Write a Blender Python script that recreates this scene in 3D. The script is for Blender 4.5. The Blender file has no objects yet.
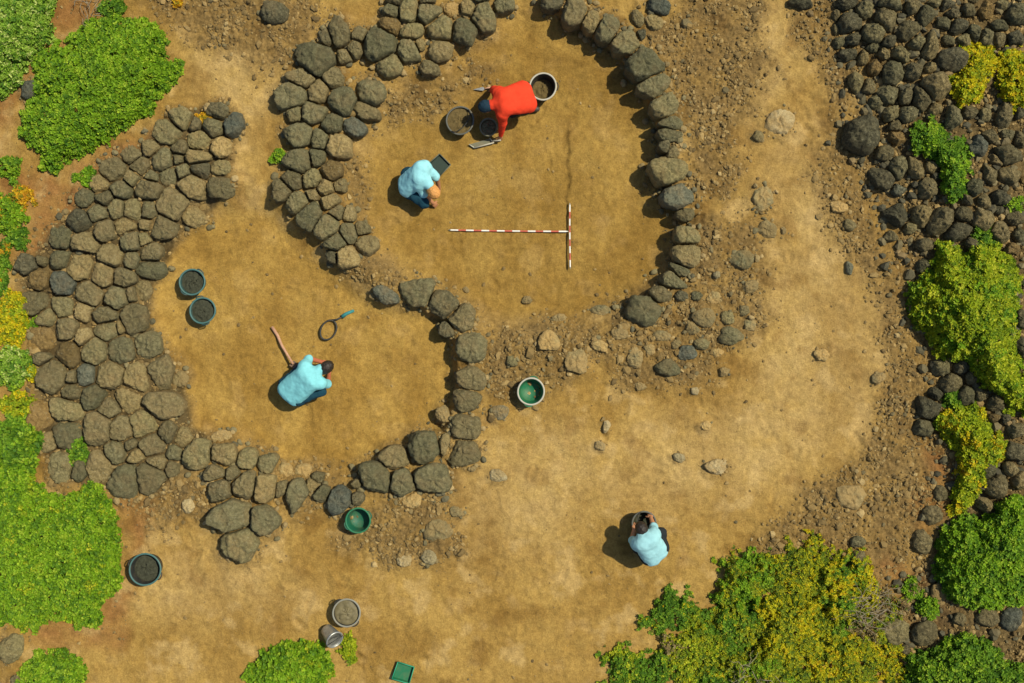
import bpy, math, random
import numpy as np
from mathutils import Vector, Quaternion, Matrix

random.seed(7)
RNG = np.random.default_rng(11)
SC = bpy.context.scene
COL = SC.collection

# ------------------------------------------------------------------ camera, sky, sun
H = 15.0            # camera height
PPM = 70.0          # photo pixels per metre at ground level
cam_d = bpy.data.cameras.new("camera")
cam_d.sensor_width = 36.0
cam_d.lens = 36.0 * H / (1024 / PPM)
cam_d.clip_end = 5000
cam = bpy.data.objects.new("camera", cam_d)
cam.location = (0, 0, H)
COL.objects.link(cam)
SC.camera = cam

SUN_EL = math.radians(57)
SUN_AZ = math.atan2(0.90, 0.44)          # clockwise from +Y
sdir = Vector((math.sin(SUN_AZ) * math.cos(SUN_EL), math.cos(SUN_AZ) * math.cos(SUN_EL), math.sin(SUN_EL)))
world = bpy.data.worlds.new("World")
SC.world = world
world.use_nodes = True
wn = world.node_tree
sky = wn.nodes.new("ShaderNodeTexSky")
sky.sky_type = 'NISHITA'
sky.sun_disc = False
sky.sun_elevation = SUN_EL
sky.sun_rotation = SUN_AZ
bg = wn.nodes["Background"]
bg.inputs["Strength"].default_value = 0.085
wn.links.new(sky.outputs[0], bg.inputs[0])
sun_d = bpy.data.lights.new("sun", 'SUN')
sun_d.energy = 4.2
sun_d.angle = math.radians(0.9)
sun_d.color = (1.0, 0.935, 0.75)
sun = bpy.data.objects.new("sun", sun_d)
sun.rotation_euler = sdir.to_track_quat('Z', 'Y').to_euler()
sun.location = sdir * 40
COL.objects.link(sun)
SC.view_settings.view_transform = 'Standard'
SC.view_settings.look = 'None'
SC.view_settings.gamma = 1.0
SC.view_settings.exposure = 0.22
SC.view_settings.use_curve_mapping = False

# ------------------------------------------------------------------ helpers
def W(px, py, z=0.0):
    """photo pixel -> world point at height z"""
    k = (H - z) / H / PPM
    return np.array([(px - 512.0) * k, (341.5 - py) * k, z])

_perm = RNG.permutation(4096)
_g = RNG.normal(size=(4096, 3)); _g /= np.linalg.norm(_g, axis=1)[:, None]
def pnoise(x, y, z=0.0):
    x = np.asarray(x, float); y = np.asarray(y, float); z = np.asarray(z, float) + np.zeros_like(x)
    xi = np.floor(x).astype(int); yi = np.floor(y).astype(int); zi = np.floor(z).astype(int)
    xf, yf, zf = x - xi, y - yi, z - zi
    u, v, w = (t * t * t * (t * (t * 6 - 15) + 10) for t in (xf, yf, zf))
    def gr(i, j, k):
        h = _perm[(_perm[(_perm[(xi + i) & 4095] + yi + j) & 4095] + zi + k) & 4095]
        g = _g[h]
        return g[..., 0] * (xf - i) + g[..., 1] * (yf - j) + g[..., 2] * (zf - k)
    L = lambda a, b, t: a + (b - a) * t
    return 1.6 * L(L(L(gr(0,0,0), gr(1,0,0), u), L(gr(0,1,0), gr(1,1,0), u), v),
                   L(L(gr(0,0,1), gr(1,0,1), u), L(gr(0,1,1), gr(1,1,1), u), v), w)
def fbm(x, y, z=0.0, o=3):
    s = 0; a = 1.0; n = 0
    for i in range(o):
        s = s + a * pnoise(x * 2**i + 17.3 * i, y * 2**i + 5.1 * i, np.asarray(z) * 2**i); n += a; a *= 0.5
    return s / n

def sdpoly(X, Y, poly):
    """signed distance (positive inside) to a polygon, same units as poly"""
    P = np.asarray(poly, float)
    d = np.full(X.shape, 1e9); ins = np.zeros(X.shape, bool)
    for i in range(len(P)):
        a, b = P[i], P[(i + 1) % len(P)]
        e = b - a; wx, wy = X - a[0], Y - a[1]
        t = np.clip((wx * e[0] + wy * e[1]) / (e @ e + 1e-9), 0, 1)
        d = np.minimum(d, (wx - t * e[0])**2 + (wy - t * e[1])**2)
        c = (a[1] > Y) != (b[1] > Y)
        if abs(e[1]) > 1e-9:
            ins ^= c & (X < e[0] * (Y - a[1]) / e[1] + a[0])
    d = np.sqrt(d)
    return np.where(ins, d, -d)

def sstep(a, b, x):
    t = np.clip((x - a) / (b - a), 0, 1)
    return t * t * (3 - 2 * t)

def mesh_np(name, verts, faces, mats=(), smooth=False, color=None, parent=None, mat_idx=None, loc=None):
    """faces: (n,3) or (n,4) int array, or list of such arrays"""
    me = bpy.data.meshes.new(name)
    fl = faces if isinstance(faces, list) else [faces]
    fl = [np.asarray(f, np.int32) for f in fl if len(f)]
    verts = np.asarray(verts, np.float32)
    me.vertices.add(len(verts)); me.vertices.foreach_set("co", verts.ravel())
    loops = np.concatenate([f.ravel() for f in fl])
    tot = np.concatenate([np.full(len(f), f.shape[1], np.int32) for f in fl])
    st = np.concatenate([[0], np.cumsum(tot)[:-1]]).astype(np.int32)
    me.loops.add(len(loops)); me.loops.foreach_set("vertex_index", loops)
    me.polygons.add(len(tot)); me.polygons.foreach_set("loop_start", st); me.polygons.foreach_set("loop_total", tot)
    for m in mats: me.materials.append(m)
    if mat_idx is not None: me.polygons.foreach_set("material_index", np.asarray(mat_idx, np.int32))
    me.polygons.foreach_set("use_smooth", np.full(len(tot), smooth))
    me.update(calc_edges=True); me.validate()
    if color is not None:
        at = me.color_attributes.new("tone", 'FLOAT_COLOR', 'POINT')
        c = np.ones((len(verts), 4), np.float32); c[:, :3] = color
        at.data.foreach_set("color", c.ravel())
    o = bpy.data.objects.new(name, me)
    COL.objects.link(o)
    if parent is not None: o.parent = parent
    if loc is not None: o.location = loc
    return o

def tag(o, label=None, cat=None, group=None, kind=None):
    if label: o["label"] = label
    if cat: o["category"] = cat
    if group: o["group"] = group
    if kind: o["kind"] = kind
    return o

def thing(name, loc, rz=0.0, label=None, cat=None, group=None):
    e = bpy.data.objects.new(name, None)
    e.empty_display_size = 0.1
    e.location = loc; e.rotation_euler = (0, 0, rz)
    COL.objects.link(e)
    return tag(e, label, cat, group)

# ------------------------------------------------------------------ materials
def new_mat(name):
    m = bpy.data.materials.new(name); m.use_nodes = True
    nt = m.node_tree
    return m, nt, nt.nodes["Principled BSDF"]

def nd(nt, t, **kw):
    n = nt.nodes.new(t)
    for k, v in kw.items(): setattr(n, k, v)
    return n

def noise_node(nt, scale, detail=4, rough=0.6, coord="Object"):
    tc = nd(nt, "ShaderNodeTexCoord")
    n = nd(nt, "ShaderNodeTexNoise")
    n.inputs["Scale"].default_value = scale; n.inputs["Detail"].default_value = detail
    n.inputs["Roughness"].default_value = rough
    nt.links.new(tc.outputs[coord], n.inputs["Vector"])
    return n

def ramp(nt, src, pts):
    r = nd(nt, "ShaderNodeValToRGB")
    el = r.color_ramp.elements
    while len(el) < len(pts): el.new(0.5)
    for e, (p, c) in zip(el, pts):
        e.position = p; e.color = (*c, 1)
    nt.links.new(src, r.inputs[0])
    return r

def mixc(nt, a, b, f, mode='MIX'):
    m = nd(nt, "ShaderNodeMix", data_type='RGBA', blend_type=mode)
    for s, v in ((m.inputs[6], a), (m.inputs[7], b), (m.inputs[0], f)):
        if isinstance(v, (int, float)): s.default_value = v
        elif isinstance(v, tuple): s.default_value = (*v, 1)
        else: nt.links.new(v, s)
    return m.outputs[2]

def bump(nt, bsdf, h, strength, dist, prev=None):
    b = nd(nt, "ShaderNodeBump")
    b.inputs["Strength"].default_value = strength; b.inputs["Distance"].default_value = dist
    nt.links.new(h, b.inputs["Height"])
    if prev is not None: nt.links.new(prev, b.inputs["Normal"])
    nt.links.new(b.outputs[0], bsdf.inputs["Normal"])
    return b.outputs[0]

def soil_mat():
    m, nt, b = new_mat("earth")
    at = nd(nt, "ShaderNodeAttribute", attribute_name="tone")
    n1 = noise_node(nt, 13, 7, 0.78)
    n2 = noise_node(nt, 44, 5, 0.8)
    r1 = ramp(nt, n1.outputs[0], [(0.3, (0.78, 0.75, 0.71)), (0.7, (1.23, 1.23, 1.23))])
    r2 = ramp(nt, n2.outputs[0], [(0.34, (0.78, 0.76, 0.73)), (0.66, (1.22, 1.22, 1.22))])
    c = mixc(nt, at.outputs[0], r1.outputs[0], 1.0, 'MULTIPLY')
    c = mixc(nt, c, r2.outputs[0], 1.0, 'MULTIPLY')
    nt.links.new(c, b.inputs["Base Color"])
    b.inputs["Roughness"].default_value = 0.95
    b.inputs["Specular IOR Level"].default_value = 0.15
    p = bump(nt, b, n1.outputs[0], 0.6, 0.045)
    bump(nt, b, n2.outputs[0], 0.6, 0.015, p)
    return m
M_SOIL = soil_mat()

def attr_mat(name, rough=0.9, bumpy=True, spec=0.2):
    m, nt, b = new_mat(name)
    at = nd(nt, "ShaderNodeAttribute", attribute_name="tone")
    n2 = noise_node(nt, 60, 4, 0.7)
    r2 = ramp(nt, n2.outputs[0], [(0.3, (0.75, 0.74, 0.72)), (0.7, (1.22, 1.22, 1.22))])
    c = mixc(nt, at.outputs[0], r2.outputs[0], 1.0, 'MULTIPLY')
    nt.links.new(c, b.inputs["Base Color"])
    b.inputs["Roughness"].default_value = rough
    b.inputs["Specular IOR Level"].default_value = spec
    if bumpy: bump(nt, b, n2.outputs[0], 0.5, 0.012)
    return m
M_GRAVEL = attr_mat("gravel")

def leaf_mat():
    m, nt, b = new_mat("leaf")
    at = nd(nt, "ShaderNodeAttribute", attribute_name="tone")
    nt.links.new(at.outputs[0], b.inputs["Base Color"])
    b.inputs["Roughness"].default_value = 0.6
    b.inputs["Specular IOR Level"].default_value = 0.2
    tr = nd(nt, "ShaderNodeBsdfTranslucent")
    br = mixc(nt, at.outputs[0], (1.35, 1.3, 0.8), 1.0, 'MULTIPLY')
    nt.links.new(br, tr.inputs[0])
    mx = nd(nt, "ShaderNodeMixShader"); mx.inputs[0].default_value = 0.3
    nt.links.new(b.outputs[0], mx.inputs[1]); nt.links.new(tr.outputs[0], mx.inputs[2])
    nt.links.new(mx.outputs[0], nt.nodes["Material Output"].inputs[0])
    return m
M_LEAF = leaf_mat()

def stone_mat(name, c1, c2, c3, dust=(0.26, 0.18, 0.08), dust_amt=0.35, dlo=0.46, dhi=0.68):
    m, nt, b = new_mat(name)
    oi = nd(nt, "ShaderNodeObjectInfo")
    tc = nd(nt, "ShaderNodeTexCoord")
    add = nd(nt, "ShaderNodeVectorMath", operation='ADD')
    sc = nd(nt, "ShaderNodeVectorMath", operation='SCALE')
    cmb = nd(nt, "ShaderNodeCombineXYZ")
    for i in range(3): nt.links.new(oi.outputs["Random"], cmb.inputs[i])
    nt.links.new(cmb.outputs[0], sc.inputs[0]); sc.inputs["Scale"].default_value = 37.0
    nt.links.new(tc.outputs["Object"], add.inputs[0]); nt.links.new(sc.outputs[0], add.inputs[1])
    def nz(s, d, r):
        n = nd(nt, "ShaderNodeTexNoise"); n.inputs["Scale"].default_value = s
        n.inputs["Detail"].default_value = d; n.inputs["Roughness"].default_value = r
        nt.links.new(add.outputs[0], n.inputs["Vector"]); return n
    big, mid, fine = nz(5, 4, 0.6), nz(23, 6, 0.78), nz(70, 4, 0.75)
    base = ramp(nt, mid.outputs[0], [(0.35, c1), (0.50, c2), (0.66, c3)])
    c = base.outputs[0]
    dm = ramp(nt, big.outputs[0], [(dlo, (0, 0, 0)), (dhi, (1, 1, 1))])
    dmul = nd(nt, "ShaderNodeMath", operation='MULTIPLY'); dmul.inputs[1].default_value = dust_amt
    nt.links.new(dm.outputs[0], dmul.inputs[0])
    c = mixc(nt, c, dust, dmul.outputs[0])
    fr = ramp(nt, fine.outputs[0], [(0.34, (0.78, 0.78, 0.77)), (0.66, (1.20, 1.20, 1.18))])
    c = mixc(nt, c, fr.outputs[0], 1.0, 'MULTIPLY')
    rr = ramp(nt, oi.outputs["Random"], [(0.0, (0.66, 0.69, 0.70)), (0.5, (1, 1, 1)), (1.0, (1.34, 1.26, 1.12))])
    c = mixc(nt, c, rr.outputs[0], 1.0, 'MULTIPLY')
    # pale specks scattered over the stone
    vo = nd(nt, "ShaderNodeTexVoronoi"); vo.inputs["Scale"].default_value = 16
    nt.links.new(add.outputs[0], vo.inputs["Vector"])
    vr = ramp(nt, vo.outputs["Distance"], [(0.10, (1, 1, 1)), (0.22, (0, 0, 0))])
    vm = nd(nt, "ShaderNodeMath", operation='MULTIPLY'); vm.inputs[1].default_value = 0.28
    nt.links.new(vr.outputs[0], vm.inputs[0])
    c = mixc(nt, c, (0.30, 0.29, 0.20), vm.outputs[0])
    nt.links.new(c, b.inputs["Base Color"])
    b.inputs["Roughness"].default_value = 0.85
    b.inputs["Specular IOR Level"].default_value = 0.25
    p = bump(nt, b, mid.outputs[0], 0.8, 0.045)
    bump(nt, b, fine.outputs[0], 0.6, 0.009, p)
    return m
_ST = {
    'g': ("grey_basalt", (0.135, 0.122, 0.060), (0.228, 0.205, 0.103), (0.335, 0.298, 0.158), 0.4),
    'b': ("brown_basalt", (0.150, 0.123, 0.057), (0.260, 0.212, 0.100), (0.375, 0.308, 0.155), 0.45),
    'k': ("dark_basalt", (0.078, 0.071, 0.040), (0.145, 0.132, 0.074), (0.240, 0.215, 0.125), 0.3),
    'l': ("slate_basalt", (0.084, 0.094, 0.070), (0.150, 0.162, 0.122), (0.235, 0.243, 0.180), 0.3),
    't': ("tan_stone", (0.23, 0.172, 0.072), (0.35, 0.266, 0.117), (0.46, 0.36, 0.175), 0.45),
    'r': ("rusty_stone", (0.18, 0.118, 0.042), (0.29, 0.192, 0.068), (0.37, 0.265, 0.105), 0.35),
    'w': ("pale_stone", (0.38, 0.30, 0.155), (0.50, 0.405, 0.22), (0.58, 0.49, 0.30), 0.4)}
def _sc(c, f): return tuple(q * w for q, w in zip(c, (f, f * 0.985, f * 0.95)))
STONE = {k: stone_mat(v[0], *[_sc(c, 0.74 if k not in 'wt' else 0.88) for c in v[1:4]], dust_amt=v[4]) for k, v in _ST.items()}
# the lava rubble at the right is a darker, cleaner rock than the wall stones
STONE_D = {k: stone_mat("lava_" + v[0], *[_sc(c, f) for c, f in zip(v[1:4], (0.40, 0.56, 0.76))], dust=(0.20, 0.15, 0.07), dust_amt=v[4] * 0.7) for k, v in _ST.items()}
# half-buried stones carry a crust of soil
STONE_F = {k: stone_mat("earth_crusted_" + v[0], *v[1:4], dust=(0.37, 0.25, 0.098), dust_amt=0.8, dlo=0.30, dhi=0.55) for k, v in _ST.items()}

def plain(name, col, rough=0.6, spec=0.4, nscale=30, amt=0.15, metallic=0.0, bmp=0.1):
    m, nt, b = new_mat(name)
    n = noise_node(nt, nscale, 4, 0.65)
    lo = tuple(c * (1 - amt) for c in col); hi = tuple(c * (1 + amt) for c in col)
    r = ramp(nt, n.outputs[0], [(0.3, lo), (0.7, hi)])
    nt.links.new(r.outputs[0], b.inputs["Base Color"])
    b.inputs["Roughness"].default_value = rough
    b.inputs["Specular IOR Level"].default_value = spec
    b.inputs["Metallic"].default_value = metallic
    if bmp: bump(nt, b, n.outputs[0], bmp, 0.01)
    return m

def dusty(name, col, rough=0.55, dust=0.35):
    """plastic with soil dust in patches"""
    m, nt, b = new_mat(name)
    n = noise_node(nt, 9, 5, 0.7)
    r = ramp(nt, n.outputs[0], [(0.45, (0, 0, 0)), (0.75, (1, 1, 1))])
    mu = nd(nt, "ShaderNodeMath", operation='MULTIPLY'); mu.inputs[1].default_value = dust
    nt.links.new(r.outputs[0], mu.inputs[0])
    c = mixc(nt, col, (0.28, 0.19, 0.08), mu.outputs[0])
    nt.links.new(c, b.inputs["Base Color"])
    b.inputs["Roughness"].default_value = rough
    return m

def cloth(name, col):
    m, nt, b = new_mat(name)
    n = noise_node(nt, 14, 4, 0.6)
    lo = tuple(c * 0.88 for c in col); hi = tuple(min(c * 1.08, 0.95) for c in col)
    r = ramp(nt, n.outputs[0], [(0.3, lo), (0.7, hi)])
    nt.links.new(r.outputs[0], b.inputs["Base Color"])
    b.inputs["Roughness"].default_value = 0.9
    b.inputs["Specular IOR Level"].default_value = 0.1
    n2 = noise_node(nt, 9, 3, 0.5)
    bump(nt, b, n2.outputs[0], 0.25, 0.03)
    return m

M_CYAN = cloth("sky_blue_cotton", (0.21, 0.56, 0.60))
M_CYAN2 = cloth("light_blue_cotton", (0.29, 0.62, 0.67))
M_CYAN3 = cloth("washed_blue_cotton", (0.30, 0.56, 0.60))
M_ORANGE = cloth("orange_red_cotton", (0.70, 0.052, 0.020))
M_JEANS = cloth("dark_blue_denim", (0.012, 0.050, 0.075))
M_DARKPANT = cloth("charcoal_trousers", (0.022, 0.026, 0.028))
M_SHOE = plain("shoe_leather", (0.05, 0.04, 0.03))
M_SKIN = plain("skin", (0.42, 0.19, 0.09), 0.55, 0.3, 40, 0.08, bmp=0.05)
M_SKINRED = plain("sunburnt_skin", (0.40, 0.12, 0.06), 0.55, 0.3, 40, 0.08, bmp=0.05)
M_HAIR = plain("dark_hair", (0.022, 0.015, 0.010), 0.5, 0.4, 90, 0.5, bmp=0.6)
M_GINGER = plain("ginger_hair", (0.58, 0.27, 0.075), 0.6, 0.3, 90, 0.4, bmp=0.6)
M_NAVY = plain("navy_cap", (0.010, 0.030, 0.048), 0.8, 0.2)
M_EYE = plain("eye_dark", (0.02, 0.015, 0.01), 0.2)
M_GREEN = dusty("green_plastic", (0.006, 0.135, 0.055), 0.6, 0.22)
M_DGREEN = dusty("deep_green_plastic", (0.005, 0.10, 0.050), 0.6, 0.22)
M_TEAL = dusty("dark_teal_rubber", (0.020, 0.060, 0.056), 0.6, 0.25)
M_TEALRIM = dusty("teal_rim_rubber", (0.045, 0.125, 0.115), 0.6, 0.2)
M_BLACK = dusty("black_rubber", (0.018, 0.020, 0.018), 0.6, 0.2)
M_PALERIM = dusty("worn_pale_rim", (0.42, 0.40, 0.32), 0.7, 0.4)
M_GREYRIM = dusty("worn_grey_rim", (0.22, 0.215, 0.17), 0.7, 0.5)
M_DARKRIM = dusty("dark_grey_rim", (0.085, 0.088, 0.072), 0.7, 0.3)
M_TRAY = plain("dark_green_tray", (0.014, 0.030, 0.018), 0.6)
M_STEEL = plain("dull_steel", (0.40, 0.40, 0.36), 0.4, 0.5, 25, 0.25, metallic=0.7)
M_RUST = plain("rusty_iron", (0.11, 0.07, 0.045), 0.7, 0.3, 25, 0.3)
M_WOOD = plain("weathered_wood", (0.46, 0.26, 0.16), 0.7, 0.2, 25, 0.2)
M_RED = plain("red_paint", (0.52, 0.11, 0.07), 0.5, 0.4, 25, 0.2)
M_WHITE = plain("white_paint", (0.78, 0.74, 0.66), 0.5, 0.4, 25, 0.1)
M_STRAP = plain("teal_strap", (0.03, 0.20, 0.20), 0.7)
M_TWIG = plain("dry_twig", (0.24, 0.20, 0.135), 0.9, 0.1)
M_OLIVE = dusty("olive_grey_plastic", (0.13, 0.125, 0.075), 0.7, 0.5)

# ------------------------------------------------------------------ zones in photo pixels
PIT_N = [(545,8),(520,14),(490,40),(462,62),(440,82),(408,92),(382,112),(362,150),(352,190),(362,225),(392,262),(430,284),
         (462,300),(500,316),(560,318),(600,312),(635,296),(658,276),(676,250),(680,215),(675,192),(668,160),(664,130),(651,97),(638,68),(613,42),(584,22)]
PIT_S = [(205,210),(262,208),(285,225),(310,250),(345,280),(385,305),(424,310),(446,324),(456,352),(458,385),(454,405),(443,428),(405,440),
         (375,455),(345,478),(312,480),(285,464),(245,446),(215,432),(190,420),(178,395),(168,360),(155,325),(150,290),(160,265),(180,240)]
WALL_W = [(232,112),(240,125),(232,150),(226,195),(205,215),(178,235),(165,262),(150,290),(150,325),(168,360),(186,400),(190,425),(215,440),(205,470),
          (175,480),(150,497),(115,492),(95,485),(50,480),(42,440),(32,400),(38,350),(22,310),(20,270),(50,230),(75,205),(100,165),(140,145),(165,115),(200,105)]
FIELD_X = lambda y: np.interp(y, [-200,0,40,70,110,150,200,240,290,350,400,440,500,560,600,683,800],
                              [800,818,834,856,858,850,882,896,908,926,926,934,940,922,890,900,900])
ROUGH = [  # brown cloddy spoil
    [(640,20),(690,-10),(760,-20),(770,60),(745,130),(735,190),(700,215),(690,160),(680,110),(660,70)],
    [(470,318),(540,322),(600,318),(660,270),(690,215),(735,215),(770,260),(765,320),(720,370),(680,385),(600,350),(540,400),(490,400),(480,350)],
    [(345,225),(380,245),(430,285),(410,310),(375,300),(340,275)],
    [(790,-20),(830,-20),(860,70),(850,140),(890,240),(925,350),(930,440),(945,500),(915,560),(870,600),(760,560),(760,530),(800,500),(840,470),(870,420),(890,360),(870,300),(830,230),(815,180),(825,120),(805,60)],
    [(250,445),(300,470),(340,470),(350,500),(300,520),(260,500)],
    [(380,90),(440,75),(480,55),(500,60),(470,90),(420,110),(385,120)],
    [(330,120),(360,125),(362,190),(370,225),(345,215),(335,180)],
    [(130,-20),(300,-20),(330,20),(290,80),(240,60),(190,40),(170,20)],
    [(360,510),(450,490),(460,560),(400,570),(340,540)],
    [(600,335),(690,330),(740,345),(700,385),(620,390)],
    [(120,490),(210,480),(220,520),(150,530)],
]
REDDISH = [
    [(45,-10),(110,-10),(80,30),(45,60),(30,90),(20,110),(0,120),(0,160),(30,175),(60,180),(95,155),(160,120),(160,140),(95,190),(70,215),(40,260),(10,260),(30,220),(0,190),(-20,100)],
    [(125,500),(150,500),(120,640),(60,650),(20,640),(60,620),(100,610),(125,560)],
    [(930,450),(960,450),(955,500),(930,540),(920,500)],
    [(880,560),(960,590),(950,640),(900,620)],
]
PALE = [
    [(760,120),(800,110),(830,190),(850,260),(900,330),(880,400),(830,440),(790,480),(700,500),(640,520),(600,480),(640,430),(740,400),(770,330),(770,250)],
    [(190,60),(260,50),(270,100),(240,150),(230,200),(250,120),(200,90)],
    [(460,470),(560,430),(600,470),(560,540),(470,560),(440,520)],
    [(150,560),(260,540),(300,600),(200,620),(140,600)],
    [(740,0),(790,0),(790,60),(760,110),(740,60)],
]

# ------------------------------------------------------------------ stones: (x, y, rx, ry, angle, tint[+flag])  photo pixels
# flags: f flat half-buried, d domed boulder, p packed paving (default for the west wall)
WEST = """219 111 12 8 20 k;232 126 11 12 0 l;214 128 12 9 0 g;180 118 12 11 0 g;195 124 6 7 0 k;168 132 16 11 0 g;200 141 13 11 0 g;180 148 8 7 0 b
221 146 11 11 0 t;149 148 9 8 0 b;131 154 12 9 0 b;161 161 12 13 0 g;178 159 6 6 0 g;198 157 14 8 0 b;200 169 12 9 0 k;140 166 12 9 -20 b;168 176 10 9 0 g
183 171 7 8 0 g;219 169 10 8 0 g;113 170 14 12 0 b;131 178 7 9 0 g;152 176 8 6 0 g;191 185 14 11 0 b;219 186 13 12 0 b;100 185 10 9 0 b;121 189 12 11 0 g
149 190 17 11 0 b;172 203 17 14 0 b;85 198 10 9 0 g;105 198 11 8 0 g;116 208 9 11 0 g;132 210 11 11 0 g;148 211 9 12 0 g;97 212 12 10 0 g;79 221 12 11 0 k
104 230 12 11 0 b;124 226 12 9 0 b;160 227 13 11 0 b;193 217 13 9 20 b;146 223 7 6 0 b
61 237 11 12 0 g;85 242 15 10 10 b;130 242 11 11 0 g;144 240 6 7 0 g;111 254 13 11 0 t;60 259 10 9 0 g;80 266 16 14 0 b;131 259 8 9 0 g;150 253 11 10 0 b
150 268 14 10 0 g;27 265 9 9 0 k;41 261 6 5 0 b;101 275 13 11 20 b;124 278 11 9 0 b;37 279 13 10 0 r;62 283 12 11 0 l;88 294 14 14 0 b;117 297 11 10 0 g
131 294 5 8 0 b;143 291 8 11 0 b;35 304 14 10 0 b;62 307 12 10 0 g;82 311 9 10 0 t;46 318 10 9 0 g;105 316 14 8 0 b;134 320 13 16 0 b;66 329 15 10 0 b
108 330 13 9 0 g;120 327 4 8 0 b;82 337 9 8 0 t;44 339 14 13 0 r;68 355 11 13 0 r;93 351 13 12 0 g;121 350 14 12 0 g;146 345 12 13 0 g;52 374 13 18 0 b
42 358 8 7 0 b;84 376 9 12 0 l;109 376 14 14 0 b;72 377 5 7 0 b;136 379 13 16 20 b;160 374 14 17 0 b;179 379 8 8 0 tf;72 393 10 9 0 b;92 397 13 13 0 g
127 400 12 14 0 b;109 409 13 9 0 b;161 406 17 14 0 b;41 416 11 14 0 r;67 410 18 12 15 g;98 427 14 16 0 b;121 429 11 13 0 b;143 423 13 12 0 g;167 433 8 13 0 b
66 435 15 15 0 g;47 442 9 9 0 b;153 445 13 11 0 b;129 445 8 6 0 b;182 439 8 11 0 b;116 452 12 12 0 g;135 456 9 7 0 b;99 467 13 17 0 t;79 472 8 9 0 g
61 468 12 17 0 g;125 481 14 15 0 g;150 477 14 16 0 b;157 462 10 8 0 b;174 452 9 10 0 g;172 468 7 8 0 b"""
SOUTH = """196 454 16 15 20 g;224 455 13 12 0 b;221 437 10 6 0 tf;215 473 13 8 0 b;247 459 10 10 0 g;268 464 10 10 0 g;220 491 11 14 0 k;244 486 11 17 25 b;266 488 11 14 10 b
233 516 20 18 0 g;241 543 17 16 20 g;264 520 15 14 0 g;297 494 10 19 35 g;281 489 6 10 20 b;313 486 7 9 0 b;321 493 9 9 0 g;339 500 12 14 0 l;358 499 6 7 0 k;357 484 6 5 0 b;283 470 11 7 10 bf;302 471 9 7 0 bf;318 478 7 6 0 b;232 473 8 8 0 b
375 478 19 14 10 g;395 459 15 12 10 b;424 449 16 17 0 g;444 444 5 11 0 t;402 484 11 19 -25 g;433 477 18 15 0 g;411 500 10 9 0 tf;436 529 15 11 0 gf;457 512 7 5 0 bf"""
EASTARC = """465 428 14 13 0 b;464 453 16 12 0 b;467 401 13 11 0 b;471 379 15 12 0 b;470 348 14 15 0 g;461 319 15 14 0 b;444 303 18 13 30 k;419 292 18 13 -20 g;447 330 8 8 0 k;387 296 13 7 30 l;443 414 7 9 0 bf"""
NORTH = """272 12 13 11 0 kd;339 33 9 16 5 b;325 38 6 8 0 k;360 34 8 7 0 b;355 50 8 8 0 b;344 56 8 7 0 b;317 58 18 15 10 g;379 44 17 14 0 g;390 24 10 8 30 r;392 12 8 8 0 g
412 32 12 8 0 g;410 50 12 12 0 g;408 11 11 12 0 g;429 13 12 9 0 g;440 27 14 12 0 gd;439 50 12 10 -15 td;390 65 12 10 0 gd;428 68 10 7 0 b;302 78 14 8 10 b;334 78 9 9 0 b
318 93 9 12 15 t;292 99 15 14 0 g;372 91 14 12 15 gd;342 101 14 12 0 g;313 112 17 12 0 g;296 113 8 10 0 g;365 112 13 8 15 b;333 124 13 10 0 g;353 127 14 9 0 l;299 134 14 13 0 g
319 140 9 11 0 g;339 146 12 12 0 t;300 162 15 11 -10 g;317 157 9 9 0 g;332 171 11 9 0 r;292 180 11 10 0 b;311 179 10 9 0 g;282 190 9 11 0 b;325 188 9 9 0 b;340 185 7 7 0 b
298 202 12 11 0 g;313 195 6 7 0 b;310 215 11 15 10 g;330 202 9 8 0 b;337 212 9 7 0 b;348 215 7 8 0 t;328 226 12 14 0 g;348 233 11 11 0 g;362 229 9 8 0 b;337 241 12 9 0 g
366 245 10 11 0 t;347 257 11 11 0 t;332 257 5 8 -30 k;464 30 13 15 -20 gd;483 16 11 16 0 g;467 8 8 8 0 b;453 10 9 7 0 rf;503 4 9 8 0 g;395 0 10 5 0 k;428 0 8 4 0 k;480 -2 8 5 0 g;420 45 5 6 0 b"""
EASTWALL = """552 3 12 8 0 k;575 11 13 14 20 b;592 20 9 12 0 b;608 28 13 12 -20 g;626 41 14 12 20 g;642 34 4 6 0 k;655 20 9 8 0 b;660 6 11 8 0 l;646 64 18 15 20 g;655 85 15 12 -10 g
665 105 15 12 -10 g;664 149 7 6 20 k;672 151 8 7 0 b;684 216 9 7 0 b;672 122 13 7 -5 g;669 135 13 7 -5 g;667 173 17 14 0 g;677 196 15 11 20 l;686 236 13 9 0 g;686 256 13 12 0 b;680 270 11 6 20 g;671 280 16 8 10 g;660 294 13 8 15 b
645 310 19 14 15 gd;681 296 8 5 0 k"""
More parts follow.
